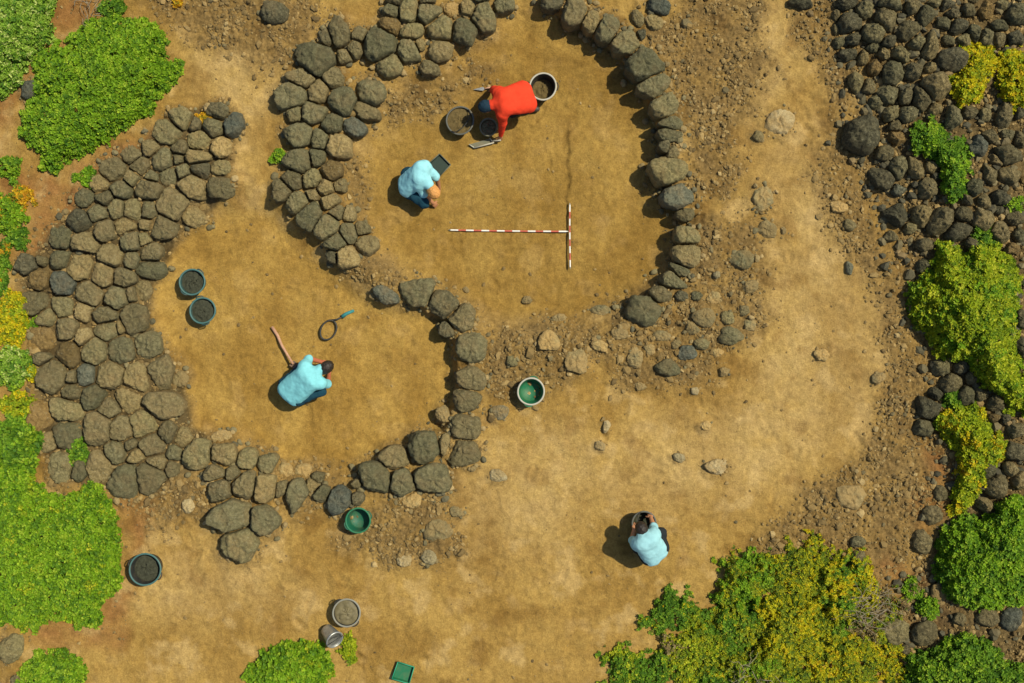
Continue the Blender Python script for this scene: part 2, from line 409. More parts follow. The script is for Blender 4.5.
LOOSE = """742 261 13 11 0 gf;761 198 13 15 0 gf;717 275 4 4 0 w;731 336 13 10 10 g;703 318 12 10 0 bf;728 318 8 7 0 g;744 310 6 6 0 b;701 344 9 6 10 g;687 352 10 8 0 l;669 367 14 9 0 g
636 358 9 11 0 bf;600 311 12 6 0 gf;779 123 15 14 0 wf;758 136 6 6 0 t;768 229 18 9 0 tf;850 268 4 9 0 l;853 497 17 13 0 tf;880 377 9 7 0 kf;850 225 6 6 0 b;840 207 12 6 10 tf;823 355 9 6 0 bf
188 506 7 8 0 w;498 476 9 7 20 wf;428 557 8 9 0 w;403 561 8 6 0 wf;512 361 6 6 0 g;498 413 10 8 0 lf;607 426 4 7 10 w;600 446 6 5 0 wf;695 391 5 4 0 w;705 426 7 5 0 tf;718 468 14 8 -10 wf
679 458 7 5 30 w;29 89 9 12 20 l;10 648 12 16 0 g;20 682 9 8 0 b;577 361 13 14 0 bf;549 341 11 11 0 bf;638 18 6 11 -30 t;859 542 8 6 0 g;859 559 8 10 0 b;895 632 17 14 0 gd;926 634 14 13 0 bd;906 651 5 8 0 k
961 620 7 7 0 b;988 618 12 10 0 bd;1012 620 11 13 0 ld;941 597 9 13 0 rf;949 680 9 5 0 b;1001 676 10 6 0 b;924 542 9 13 0 b;933 516 10 10 0 bd;941 493 8 9 0 b;527 300 7 4 0 bf;662 336 9 6 0 gf;692 328 9 7 20 bf;717 353 7 5 0 bf;749 325 8 7 0 gf;650 350 7 6 0 bf;619 334 8 6 0 bf;641 386 6 5 0 bf;714 298 9 7 0 bf;697 296 6 5 0 g;751 287 8 7 0 bf;676 344 6 5 0 b;600 345 9 6 15 bf;560 318 9 5 0 bf;725 372 6 5 0 bf"""
FIELD = """850 22 12 10 20 k;854 37 9 8 0 k;867 10 10 9 0 g;888 19 10 10 0 b;875 32 11 9 0 g;891 40 9 8 0 k;908 30 11 13 0 b;918 43 9 9 0 g;927 15 9 12 0 g;913 7 8 9 0 b;893 2 14 8 0 g;847 3 9 7 0 k
936 2 10 7 0 g;948 5 8 6 0 k;931 47 9 14 5 b;949 41 9 8 0 g;946 22 9 8 0 g;959 27 10 8 0 k;952 12 8 6 0 k;970 10 9 9 0 b;975 32 6 8 0 g;965 39 9 6 0 g;952 57 12 10 0 k;839 42 8 7 0 g;837 16 5 8 0 b;836 29 4 6 0 b
848 53 9 6 0 k;864 58 6 9 0 b;874 47 10 6 0 g;884 53 7 6 0 b;876 67 6 9 0 r;905 54 14 6 25 g;894 73 12 14 0 g;914 71 11 12 0 k;938 86 12 14 0 b;932 67 7 6 0 b;858 82 7 9 0 g;869 86 8 10 0 b
877 103 9 11 0 g;888 96 9 11 0 g;892 113 9 10 0 g;908 97 10 11 0 k;923 98 9 12 -20 b;909 114 11 9 0 g;897 125 7 6 0 b;936 108 9 9 0 b;954 118 7 11 0 g;863 135 22 22 0 kd;802 2 11 6 0 k
987 8 7 10 0 r;1000 25 10 8 0 g;999 38 7 8 0 b;1018 12 10 12 0 g;1017 38 10 9 0 k;1004 5 9 7 0 g;988 36 8 8 0 g;974 0 8 4 0 b;1005 115 10 15 0 b;1020 88 6 9 0 k;987 115 8 9 0 g;1020 112 7 9 0 k;970 112 8 7 0 b
896 137 10 8 0 r;884 153 8 7 0 b;899 167 9 14 0 g;882 177 13 10 20 k;900 189 8 8 0 l;916 168 7 15 -20 b;933 167 8 8 0 b;929 188 9 14 -10 b;980 146 12 15 -10 l;1007 154 14 10 20 b;1008 135 7 6 0 g;1020 139 7 10 0 b
992 135 9 7 0 b;996 160 6 5 0 t;1011 176 14 12 0 b;991 172 6 11 0 b;1000 198 10 8 0 k;976 188 8 13 0 g;985 200 6 10 0 b;967 199 6 7 0 k;897 215 12 11 0 k;924 213 9 12 0 b;941 219 12 12 0 b;965 214 12 9 0 b
984 219 10 11 0 b;960 231 12 9 0 k;1002 231 9 11 0 b;1015 219 10 7 0 b;1019 235 7 8 0 g;999 210 7 6 0 k;891 236 9 6 0 b;926 244 10 9 0 k;972 243 6 7 0 k;1013 249 10 7 0 r;925 265 8 9 0 g;910 228 7 7 0 g
943 367 8 8 0 g;953 384 9 11 20 b;968 395 9 9 0 g;961 369 8 9 0 k;972 378 6 9 0 b;996 404 8 10 0 b;996 418 7 5 0 r;1017 431 10 9 0 b;1016 451 10 10 0 k;1012 469 9 8 0 b;930 408 9 11 0 k;924 428 8 8 0 g;981 395 8 7 0 b
998 485 12 14 0 b;991 472 6 9 0 g;1021 482 8 11 0 b;987 504 10 8 20 b;1006 418 8 7 0 k;936 395 7 8 0 k;1022 345 6 12 0 k;1022 320 5 10 0 k"""

def parse(s):
    out = []
    for t in s.replace("\n", ";").split(";"):
        v = t.split()
        if v: out.append([float(a) for a in v[:5]] + [v[5]])
    return out
SETS = [("west", WEST, "wall_stone", "stones packed in the broad western wall"),
        ("south", SOUTH, "wall_stone", "stones along the lower wall of the left pit"),
        ("eastarc", EASTARC, "wall_stone", "stones in the single row between the two pits"),
        ("north", NORTH, "wall_stone", "stones of the wall around the upper pit"),
        ("eastwall", EASTWALL, "wall_stone", "stones lining the right edge of the upper pit"),
        ("loose", LOOSE, "loose_stone", "loose stones lying about the site"),
        ("field", FIELD, "field_stone", "dark stones of the rubble field at the right")]
ST = []
for key, s, nm, grp in SETS:
    for v in parse(s):
        ST.append(dict(x=v[0], y=v[1], rx=v[2], ry=v[3], a=math.radians(v[4]), tint=v[5][0], flag=v[5][1:], key=key, name=nm, group=grp))

# soil and rubble banked against the wall stones
CLX, CLY = np.meshgrid(np.arange(-150, 1175), np.arange(-150, 834))
COLLAR = np.zeros(CLX.shape)
for q in ST:
    if q['key'] == 'field': continue
    m = 1.9 if q['key'] != 'loose' else 1.6
    a0, a1 = int(q['x'] - 44) + 150, int(q['x'] + 44) + 150; b0, b1 = int(q['y'] - 44) + 150, int(q['y'] + 44) + 150
    a0, b0 = max(a0, 0), max(b0, 0)
    dd = np.hypot((CLX[b0:b1, a0:a1] - q['x']) / q['rx'], (CLY[b0:b1, a0:a1] - q['y']) / q['ry'])
    COLLAR[b0:b1, a0:a1] = np.maximum(COLLAR[b0:b1, a0:a1], np.clip((m - dd) / (m - 1.0), 0, 1) * (0.9 if q['key'] != 'loose' else 0.5))
def collar_at(x, y):
    return COLLAR[np.clip(np.round(y).astype(int) + 150, 0, COLLAR.shape[0] - 1), np.clip(np.round(x).astype(int) + 150, 0, COLLAR.shape[1] - 1)]

def height_px(x, y):
    """terrain height at photo pixel coords (numpy arrays)"""
    x = np.asarray(x, float); y = np.asarray(y, float)
    wx = x + 7 * fbm(x / 38, y / 38, 3.3); wy = y + 7 * fbm(x / 38, y / 38, 9.1)
    h = 0.05 * fbm(x / 160, y / 160, 1.0) + 0.022 * fbm(x / 45, y / 45, 2.0)
    dN = sdpoly(wx, wy, PIT_N); dS = sdpoly(wx, wy, PIT_S)
    steep = np.where((x > 560) & (y < 215), 1.0, 0.0)
    wN = np.where(steep > 0, 7.0, 16.0)
    h = h - 0.25 * np.where(steep > 0, sstep(-0.7, 0.6, dN / 7), sstep(-2, 1, dN / wN)) - 0.05 * sstep(0, 60, dN)
    wS = np.where((x > 420), 7.0, 14.0)
    h = h - 0.21 * np.where(x > 420, sstep(-0.7, 0.6, dS / 7), sstep(-2, 1, dS / wS))
    h = h + 0.035 * collar_at(x, y) * (1 - sstep(-4, 4, np.where((x > 430), np.maximum(dN, dS), -9)))
    # small section edge cut in the upper pit
    h = h + 0.040 * sstep(-3.2, 2.4, x - 570 - 5.0 * fbm(x / 14, y / 14, 4)) * sstep(118, 135, y) * (1 - sstep(262, 275, y)) * (dN > 0) * (1 - sstep(600, 640, x))
    # rubble field at the right, mounded
    h = h + 0.22 * sstep(-10, 90, x - FIELD_X(y))
    # low ridge between the two pits
    h = h + 0.05 * np.exp(-((x - 385)**2 / 900 + (y - 270)**2 / 700))
    # platform under the western wall
    h = h - 0.075 * sstep(-4, 10, sdpoly(x, y, WALL_W))
    # smaller swellings south of the upper pit
    for cx, cy, r, a in ((549,343,16,.07),(577,363,17,.06),(703,318,20,.08),(612,345,20,.04),(660,345,35,.05),(520,340,18,.05),(745,300,22,.05),(715,240,30,.05)):
        h = h + a * np.exp(-((x - cx)**2 + (y - cy)**2) / (r * r))
    return h

def zone_masks(x, y):
    wx = x + 22 * fbm(x / 50, y / 50, 13.3); wy = y + 22 * fbm(x / 50, y / 50, 19.1)
    rough = np.zeros(x.shape)
    for p in ROUGH: rough = np.maximum(rough, sstep(-16, 14, sdpoly(wx, wy, p)))
    rough = np.maximum(rough, sstep(-12, 6, wx - FIELD_X(y)))
    rough = np.maximum(rough, 0.8 * sstep(-8, 3, sdpoly(wx, wy, WALL_W)))
    rough = np.maximum(rough, 0.9 * collar_at(x * 0.7 + wx * 0.3, y * 0.7 + wy * 0.3))
    red = np.zeros(x.shape)
    for p in REDDISH: red = np.maximum(red, sstep(-14, 12, sdpoly(wx, wy, p)))
    pale = np.zeros(x.shape)
    for p in PALE: pale = np.maximum(pale, sstep(-40, 35, sdpoly(wx, wy, p)))
    return rough, red, pale

# ------------------------------------------------------------------ ground: one sheet
def axis(lim, step, far):
    a = list(np.arange(-lim, lim + step / 2, step))
    out = []; s = step; v = lim
    while v < far:
        s *= 1.35; v += s; out.append(v)
    return np.array([-t for t in reversed(out)] + a + out)
gx = axis(8.3, 0.0185, 600); gy = axis(5.8, 0.0185, 600)
GX, GY = np.meshgrid(gx, gy)
PXg = np.clip(GX * PPM + 512, -150, 1174); PYg = np.clip(341.5 - GY * PPM, -150, 833)
inner = (np.abs(GX) < 8.4) & (np.abs(GY) < 5.9)
GH = height_px(PXg, PYg)
gr, gred, gpale = zone_masks(PXg, PYg)
dN_ = sdpoly(PXg, PYg, PIT_N); dS_ = sdpoly(PXg, PYg, PIT_S)
# soil clods on rough ground, trampled dimples on smooth ground
cl = pnoise(GX * 9, GY * 9, 0.5); cl2 = pnoise(GX * 21, GY * 21, 7.5); cl3 = pnoise(GX * 5, GY * 5, 2.5); cl4 = pnoise(GX * 36, GY * 36, 3.5)
GH = GH + (gr * (0.035 * np.abs(cl) + 0.038 * np.abs(cl2) + 0.02 * cl3 + 0.020 * cl4) + (1 - gr) * (0.014 * cl3 + 0.008 * cl + 0.005 * cl2)) * inner
# scattered footprints pressed in the loose earth
for i in range(240):
    fx, fy = RNG.uniform(-7, 7), RNG.uniform(-4.8, 4.8); a = RNG.uniform(0, math.pi); ln = RNG.uniform(0.09, 0.15)
    ix = slice(np.searchsorted(gx, fx - 0.25), np.searchsorted(gx, fx + 0.25)); iy = slice(np.searchsorted(gy, fy - 0.25), np.searchsorted(gy, fy + 0.25))
    dx, dy = GX[iy, ix] - fx, GY[iy, ix] - fy
    u = dx * math.cos(a) + dy * math.sin(a); v = -dx * math.sin(a) + dy * math.cos(a)
    q = (u / ln)**2 + (v / 0.05)**2
    GH[iy, ix] += -0.012 * np.exp(-q * q) + 0.006 * np.exp(-(q - 1.8)**2 * 3)
# colour of the earth, plus gap shade painted in under the western wall
def C(*c): return np.array(c)
n_big = fbm(GX * 0.9, GY * 0.9, 3.0)[..., None]; n_mid = fbm(GX * 3.1, GY * 3.1, 8.0, 4)[..., None]; n_fin = fbm(GX * 11, GY * 11, 1.0, 3)[..., None]
col = C(0.365, 0.234, 0.064) * np.ones(GX.shape + (1,))
L = lambda a, b, t: a + (b - a) * t
pit = sstep(-6, 8, np.maximum(dN_, dS_))[..., None]
col = L(col, C(0.335, 0.212, 0.052) * np.where(dN_ > dS_, 0.96, 1.08)[..., None], pit)
col = L(col, C(0.455, 0.322, 0.128), 0.85 * gpale[..., None] * np.clip(0.75 + 0.9 * n_mid, 0, 1))
stain = np.clip(0.5 + 1.6 * n_big + 0.8 * n_mid, 0, 1)
col = L(col, col * C(0.74, 0.69, 0.60), stain * 0.95)
col = L(col, C(0.425, 0.288, 0.110), np.clip(-0.15 + 1.3 * n_mid - 0.5 * n_big, 0, 0.6) * (1 - 0.6 * pit))
col = L(col, C(0.190, 0.125, 0.046), gr[..., None] * np.clip(0.80 + 0.7 * n_mid, 0, 1))
col = L(col, C(0.25, 0.115, 0.036), 0.8 * gred[..., None] * np.clip(0.8 + 0.8 * n_mid, 0, 1))
fld = sstep(0, 30, PXg - FIELD_X(PYg))[..., None]
col = L(col, C(0.105, 0.078, 0.036), 0.75 * fld)
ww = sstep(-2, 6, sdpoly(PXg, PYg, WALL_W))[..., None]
col = L(col, C(0.085, 0.064, 0.030), 0.9 * ww)  # painted shade: darkens the soil seen in gaps between packed wall stones
n_pat = fbm(GX * 1.9, GY * 1.9, 21.0, 5)[..., None]; n_gr = pnoise(GX * 30, GY * 30, 5.0)[..., None]
col = L(col, C(0.47, 0.33, 0.135), (0.55 - 0.40 * pit) * sstep(0.10, 0.34, n_pat) * (1 - 0.8 * np.clip(gr[..., None] + fld, 0, 1)))
col = L(col, col * C(0.66, 0.60, 0.52), (0.7 - 0.25 * pit) * sstep(0.12, 0.36, -n_pat))
col = col * (1 + 0.45 * n_fin * (0.55 + 0.45 * gr[..., None]) + (0.05 + 0.25 * gr[..., None]) * n_gr)
ny, nx = GX.shape
idx = np.arange(ny * nx).reshape(ny, nx)
quads = np.stack([idx[:-1, :-1], idx[:-1, 1:], idx[1:, 1:], idx[1:, :-1]], -1).reshape(-1, 4)
ground = mesh_np("ground", np.stack([GX, GY, GH], -1).reshape(-1, 3), quads, [M_SOIL], True, np.clip(col.reshape(-1, 3), 0.01, 0.8))
tag(ground, "trampled tan earth of the dig, with two shallow sunken floors", None, None, "structure")

def gz(X, Y):
    X = np.asarray(X, float); Y = np.asarray(Y, float)
    i = np.clip(np.searchsorted(gx, X) - 1, 0, nx - 2); j = np.clip(np.searchsorted(gy, Y) - 1, 0, ny - 2)
    u = (X - gx[i]) / (gx[i + 1] - gx[i]); v = (Y - gy[j]) / (gy[j + 1] - gy[j])
    return (GH[j, i] * (1 - u) + GH[j, i + 1] * u) * (1 - v) + (GH[j + 1, i] * (1 - u) + GH[j + 1, i + 1] * u) * v
def G(px, py, dz=0.0):
    """world point on the ground seen at a photo pixel, lifted by dz"""
    p = W(px, py, 0)
    for _ in range(3):
        z = float(gz(p[0], p[1])) + dz; p = W(px, py, z)
    return p

# ------------------------------------------------------------------ stone building
def erad(s, ang):
    c, n = math.cos(ang - s['a']), math.sin(ang - s['a'])
    return 1.0 / math.sqrt((c / s['rx'])**2 + (n / s['ry'])**2)

def clip_half(poly, nxx, nyy, d):
    out = []
    for i in range(len(poly)):
        p, q = poly[i], poly[(i + 1) % len(poly)]
        dp, dq = p[0] * nxx + p[1] * nyy - d, q[0] * nxx + q[1] * nyy - d
        if dp <= 0: out.append(p)
        if (dp < 0) != (dq < 0):
            t = dp / (dp - dq); out.append((p[0] + t * (q[0] - p[0]), p[1] + t * (q[1] - p[1])))
    return out

GROW = dict(west=1.25, south=1.14, eastarc=1.14, north=1.18, eastwall=1.12, loose=1.0, field=1.10)
for s in ST:
    g = GROW[s['key']] * random.uniform(*((0.80, 1.24) if s['key'] == 'field' else (0.95, 1.07)))
    s['rx'] *= g; s['ry'] *= g
def outline(i, rs):
    s = ST[i]
    ph = rs.uniform(0, 6.28, 4); ex = 2.5
    poly = []
    for k in range(48):
        th = 2 * math.pi * k / 48
        c, n = math.cos(th), math.sin(th)
        r = (abs(c / s['rx'])**ex + abs(n / s['ry'])**ex)**(-1 / ex)
        r *= 1 + 0.05 * math.sin(2 * th + ph[0]) + 0.05 * math.sin(3 * th + ph[1]) + 0.03 * math.sin(5 * th + ph[2])
        x, y = r * c, r * n
        ca, sa = math.cos(s['a']), math.sin(s['a'])
        poly.append((x * ca - y * sa, x * sa + y * ca))
    # random straight cuts make the outline angular
    for _ in range(rs.integers(3, 7)):
        th = rs.uniform(0, 6.28)
        poly = clip_half(poly, math.cos(th), math.sin(th), erad(s, th) * rs.uniform(0.72 if s['key'] == 'field' else 0.80, 0.96))
    gap = 0.95 if s['key'] == 'west' else 0.7
    for j, o in enumerate(ST):
        if j == i: continue
        dx, dy = o['x'] - s['x'], o['y'] - s['y']
        D = math.hypot(dx, dy)
        if D < 1 or D > 60: continue
        th = math.atan2(dy, dx)
        ri, rj = erad(s, th), erad(o, th + math.pi)
        if ri + rj + 2 * gap < D: continue
        d = D * ri / (ri + rj) - gap
        poly = clip_half(poly, dx / D, dy / D, d)
        if len(poly) < 3: break
    return poly

def stone_mesh(poly_m, h, sink, rs, dome, nr=52, lump=1.0, cut=1.0):
    """poly_m: outline in metres around its centroid"""
    P = np.array(poly_m)
    ang = np.arctan2(P[:, 1], P[:, 0])
    th = np.linspace(-math.pi, math.pi, nr, endpoint=False)
    # radius by ray/segment intersection
    r = np.zeros(nr)
    Q = np.roll(P, -1, axis=0)
    for k, t in enumerate(th):
        d = np.array([math.cos(t), math.sin(t)])
        e = Q - P
        den = d[0] * e[:, 1] - d[1] * e[:, 0]
        with np.errstate(divide='ignore', invalid='ignore'):
            tt = (P[:, 0] * e[:, 1] - P[:, 1] * e[:, 0]) / den
            uu = (P[:, 0] * d[1] - P[:, 1] * d[0]) / den
        ok = (tt > 0) & (uu >= -1e-6) & (uu <= 1 + 1e-6) & np.isfinite(tt)
        r[k] = tt[ok].min() if ok.any() else 0
    r[r <= 0] = r[r > 0].mean()
    for _ in range(1): r = 0.25 * np.roll(r, 1) + 0.5 * r + 0.25 * np.roll(r, -1)
    R = r.mean()
    if dome: prof = [(0.80, -sink), (0.95, -0.15 * h), (1.0, 0.12 * h), (0.985, 0.32 * h), (0.94, 0.52 * h), (0.86, 0.69 * h), (0.74, 0.82 * h), (0.64, 0.89 * h), (0.53, 0.935 * h), (0.42, 0.97 * h), (0.31, 0.985 * h), (0.20, 0.995 * h), (0.09, 1.0 * h)]
    else: prof = [(0.93, -sink), (0.99, -0.1 * h), (1.0, 0.30 * h), (0.99, 0.52 * h), (0.965, 0.70 * h), (0.92, 0.84 * h), (0.85, 0.93 * h), (0.75, 0.965 * h), (0.64, 0.985 * h), (0.52, 0.99 * h), (0.40, 1.0 * h), (0.28, 1.0 * h), (0.16, 1.0 * h), (0.07, 1.0 * h)]
    V = []
    for sc, z in prof:
        V.append(np.stack([r * sc * np.cos(th), r * sc * np.sin(th), np.full(nr, z)], 1))
    V = np.concatenate(V + [np.array([[0, 0, h]])])
    # facets
    for _ in range(rs.integers(5, 11)):
        a = rs.uniform(0, 6.28); el = rs.uniform(0.35, 1.35)
        n = np.array([math.cos(a) * math.cos(el), math.sin(a) * math.cos(el), math.sin(el)])
        w = V @ n
        d = w.max() - cut * rs.uniform(0.04, 0.18) * (w.max() - np.median(w)) * 1.3
        ex = np.maximum(w - d, 0)
        V = V - np.outer(ex * 0.92, n)
    off = rs.uniform(0, 200, 3)
    f = 1.5 / R
    n1 = pnoise(V[:, 0] * f + off[0], V[:, 1] * f + off[1], V[:, 2] * f + off[2])
    n2 = pnoise(V[:, 0] * f * 2.7 + off[1], V[:, 1] * f * 2.7 + off[2], V[:, 2] * f * 2.7 + off[0])
    n4 = pnoise(V[:, 0] * 26 + off[0], V[:, 1] * 26 + off[2], V[:, 2] * 26 + off[1])
    n3 = pnoise(V[:, 0] * f * 6 + off[2], V[:, 1] * f * 6 + off[0], V[:, 2] * f * 6 + off[1])
    top = np.clip((V[:, 2] + 0.02) / (h + 0.02), 0, 1)
    V[:, 2] += ((0.11 * n1 + 0.12 * n2 + 0.08 * n3) * R * lump + 0.010 * n4) * top
    rad = 1 + (0.06 * n2 + 0.055 * n3) * lump
    V[:, 0] *= rad; V[:, 1] *= rad
    m = len(prof)
    k = np.arange(nr); k1 = (k + 1) % nr
    F = []
    for q in range(m - 1):
        F.append(np.stack([q * nr + k, q * nr + k1, (q + 1) * nr + k1, (q + 1) * nr + k], 1))
    T = np.stack([(m - 1) * nr + k, (m - 1) * nr + k1, np.full(nr, m * nr)], 1)
    return V, [np.concatenate(F), T]

# landmarks used to say which stone is which
LANDMARKS = [
    ("the bright top left bush", 100, 88), ("the green tuft atop the western wall", 88, 178), ("the orange tuft in the wall", 204, 118),
    ("the upper dark teal bucket", 192, 282), ("the lower dark teal bucket", 202, 311), ("the tuft inside the western wall", 80, 451),
    ("the yellow left edge shrub", 13, 318), ("the largest left bush", 60, 555), ("the all-green bucket", 358, 521),
    ("the wide dark bucket", 145, 569), ("the left pit person", 302, 382), ("the wooden tool handle", 281, 344),
    ("the teal-handled hoop", 334, 322), ("the pale-rimmed green bucket", 531, 391), ("the level pole's left end", 449, 231),
    ("the upright pole's lower end", 570, 268), ("the orange-shirted person", 512, 100), ("the pale-rimmed black bucket", 543, 86),
    ("the bail-handled basket", 460, 120), ("the ginger-haired person", 420, 182), ("the round tuft by the upper wall", 278, 155),
    ("the lower right person", 648, 542), ("the yellow top right shrub", 973, 75), ("the dark bush among field stones", 945, 160),
    ("the big right edge bush", 965, 300), ("the trailing yellow-green shrub", 968, 450), ("the lower right green bush", 985, 555),
    ("the bottom right corner bush", 960, 665), ("the grass tuft near the right edge", 1013, 206), ("the big round field boulder", 863, 135),
    ("the small lower right plant", 926, 608), ("the photo's top left corner", 0, 0), ("the photo's top right corner", 1024, 0),
    ("the grey-rimmed mud bucket", 346, 613), ("the lower wall's largest boulder", 233, 516), ("the tan boulder by the path", 779, 123),
    ("the egg-shaped boulder", 645, 310), ("the orange field stone", 876, 67),
    ("the largest rust-brown stone", 44, 339), ("the western wall's tan stone", 111, 254), ("the lone dark boulder at top", 272, 12),
]
SECT = ["right of", "lower right of", "below", "lower left of", "left of", "upper left of", "above", "upper right of"]
ORD = ["nearest", "second", "third", "fourth", "fifth", "sixth", "seventh", "eighth", "ninth", "tenth", "eleventh", "twelfth"]
TINTW = dict(g="grey", b="brown", k="dark", l="bluish grey", t="tan", r="rust-brown", w="pale")
SPECIAL = {(863,135): "big round dark boulder at the left edge of the rubble field", (272,12): "lone dark round boulder on bare earth near the top edge",
           (645,310): "large egg-shaped grey boulder at the lower right end of the upper pit", (876,67): "small bright orange-brown stone among the dark field stones",
           (667,173): "big round grey stone on the upper pit's right edge, above the bluish stone", (44,339): "largest rust-brown stone of the broad western wall",
           (779,123): "broad tan boulder half buried in the pale path", (233,516): "largest grey boulder of the lower wall",
           (111,254): "pale tan stone set among the upper western wall stones"}
def stone_labels():
    n = len(ST); cells = {}
    for li, (nm, lx, ly) in enumerate(LANDMARKS):
        d = {}
        for i, s in enumerate(ST):
            dx, dy = s['x'] - lx, s['y'] - ly
            D = math.hypot(dx, dy)
            if D < 9: continue
            q = int(((math.degrees(math.atan2(dy, dx)) + 22.5) % 360) // 45)
            d.setdefault(q, []).append((D, i))
        for q, lst in d.items():
            lst.sort()
            for rank, (D, i) in enumerate(lst[:12]):
                cells.setdefault(i, []).append((rank * 22 + D * 0.45, rank, li, q))
    for i, s in enumerate(ST):
        sp = SPECIAL.get((int(s['x']), int(s['y'])))
        if sp: s['label'] = sp; continue
        R = math.sqrt(s['rx'] * s['ry'])
        size = "small" if R < 8.5 else ("large" if R > 15 else "mid-sized")
        if i not in cells:
            s['label'] = f"{size} {TINTW[s['tint']]} stone lying apart from the others"; continue
        _, rank, li, q = min(cells[i])
        o = "nearest" if rank == 0 else ORD[rank] + " nearest"
        s['label'] = f"{size} {TINTW[s['tint']]} stone, {o} {SECT[q]} {LANDMARKS[li][0]}"
stone_labels()

n_stone = 0
for i, s in enumerate(ST):
    rs = np.random.default_rng(1000 + i)
    poly = outline(i, rs)
    if len(poly) < 3: continue
    P = np.array(poly)
    # centroid
    x0, y0 = P[:, 0], P[:, 1]; x1, y1 = np.roll(x0, -1), np.roll(y0, -1)
    cr = x0 * y1 - x1 * y0; A = cr.sum() / 2
    if abs(A) < 20: continue
    cx, cy = ((x0 + x1) * cr).sum() / (6 * A), ((y0 + y1) * cr).sum() / (6 * A)
    R = math.sqrt(abs(A) / math.pi) / PPM
    key, fl = s['key'], s['flag']
    dome = key == 'field' or fl == 'd' or (key == 'loose' and fl != 'f')
    if fl == 'f': h = 0.035 + 0.16 * R; dome = True
    elif key == 'west': h = 0.12 + rs.uniform(-0.045, 0.045)
    elif key == 'field': h = 1.05 * R + 0.03
    elif key == 'loose': h = 0.62 * R + 0.01
    elif fl == 'd': h = 0.95 * R
    else: h = 0.55 * R + 0.075
    pos = G(s['x'] + cx, s['y'] + cy, h * 0.5)
    z0 = float(gz(pos[0], pos[1]))
    if key in ('eastarc', 'eastwall'):   # stand on the rim of the cut
        h *= 0.85; ring = [float(gz(pos[0] + 0.22 * math.cos(t), pos[1] + 0.22 * math.sin(t))) for t in np.linspace(0, 6, 8)]
        z0 = max(ring) - 0.075; h += 0.02
    k = (H - z0 - 0.5 * h) / H / PPM
    pm = [((p[0] - cx) * k, -(p[1] - cy) * k) for p in poly]
    dome = dome or (key == 'west' and rs.uniform() < 0.35)
    V, F = stone_mesh(pm, h, 0.10 if key not in ('eastarc', 'eastwall') else 0.34, rs, dome, lump=1.15 if key == 'field' else 1.0, cut=0.8 if fl == 'd' else 2.0 if key == 'field' else 1.25)
    tl = rs.normal(0, 0.10 if key not in ('eastarc', 'eastwall') else 0.06, 2)
    V = V + np.stack([0 * V[:, 0], 0 * V[:, 0], V[:, 0] * np.clip(tl[0], -.2, .2) + V[:, 1] * np.clip(tl[1], -.2, .2)], 1)
    o = mesh_np(s['name'], V, F, [(STONE_F if fl == 'f' else STONE_D if key == 'field' or (s['x'] > 850 and s['y'] > 480) else STONE)[s['tint']]], True, loc=(pos[0], pos[1], z0))
    tag(o, s['label'], "stone" if s['name'] != 'field_stone' else "rock", s['group'])
    s['c'] = (pos[0], pos[1]); s['R'] = R; n_stone += 1

# ------------------------------------------------------------------ gravel, clods and small rubble (uncountable)
def icos():
    t = (1 + 5**0.5) / 2
    v = np.array([(-1,t,0),(1,t,0),(-1,-t,0),(1,-t,0),(0,-1,t),(0,1,t),(0,-1,-t),(0,1,-t),(t,0,-1),(t,0,1),(-t,0,-1),(-t,0,1)], float)
    f = np.array([(0,11,5),(0,5,1),(0,1,7),(0,7,10),(0,10,11),(1,5,9),(5,11,4),(11,10,2),(10,7,6),(7,1,8),(3,9,4),(3,4,2),(3,2,6),(3,6,8),(3,8,9),(4,9,5),(2,4,11),(6,2,10),(8,6,7),(9,8,1)])
    return v / np.linalg.norm(v[0]), f
IV, IF = icos()
def subdiv(v, f):
    vs = list(map(tuple, v)); cache = {}; out = []
    def mid(a, b):
        k = (min(a, b), max(a, b))
        if k not in cache:
            m = (np.array(vs[a]) + np.array(vs[b])); m /= np.linalg.norm(m); vs.append(tuple(m)); cache[k] = len(vs) - 1
        return cache[k]
    for a, b, c in f:
        ab, bc, ca = mid(a, b), mid(b, c), mid(c, a)
        out += [(a, ab, ca), (b, bc, ab), (c, ca, bc), (ab, bc, ca)]
    return np.array(vs), np.array(out)
IV2, IF2 = subdiv(IV, IF)

def pebbles(name, P, R, colors, mat, tv, tf, flat=0.65, jit=0.3, smooth=False):
    n = len(P)
    V = np.repeat(tv[None], n, 0)
    V = V * (1 + jit * RNG.uniform(-1, 1, (n, len(tv), 1)))
    V = V * np.stack([RNG.uniform(0.7, 1.3, n), RNG.uniform(0.7, 1.1, n), RNG.uniform(flat * 0.7, flat * 1.3, n)], 1)[:, None]
    a = RNG.uniform(0, 6.28, n); c, s = np.cos(a)[:, None], np.sin(a)[:, None]
    X = V[..., 0] * c - V[..., 1] * s; Y = V[..., 0] * s + V[..., 1] * c
    V = np.stack([X, Y, V[..., 2]], -1) * R[:, None, None] + P[:, None]
    F = (tf[None] + (np.arange(n) * len(tv))[:, None, None]).reshape(-1, 3)
    return mesh_np(name, V.reshape(-1, 3), F, [mat], smooth, np.repeat(colors, len(tv), 0))

def in_stone(X, Y, f=0.9):
    m = np.zeros(X.shape, bool)
    for s in ST:
        if 'c' in s: m |= (X - s['c'][0])**2 + (Y - s['c'][1])**2 < (s['R'] * f)**2
    return m

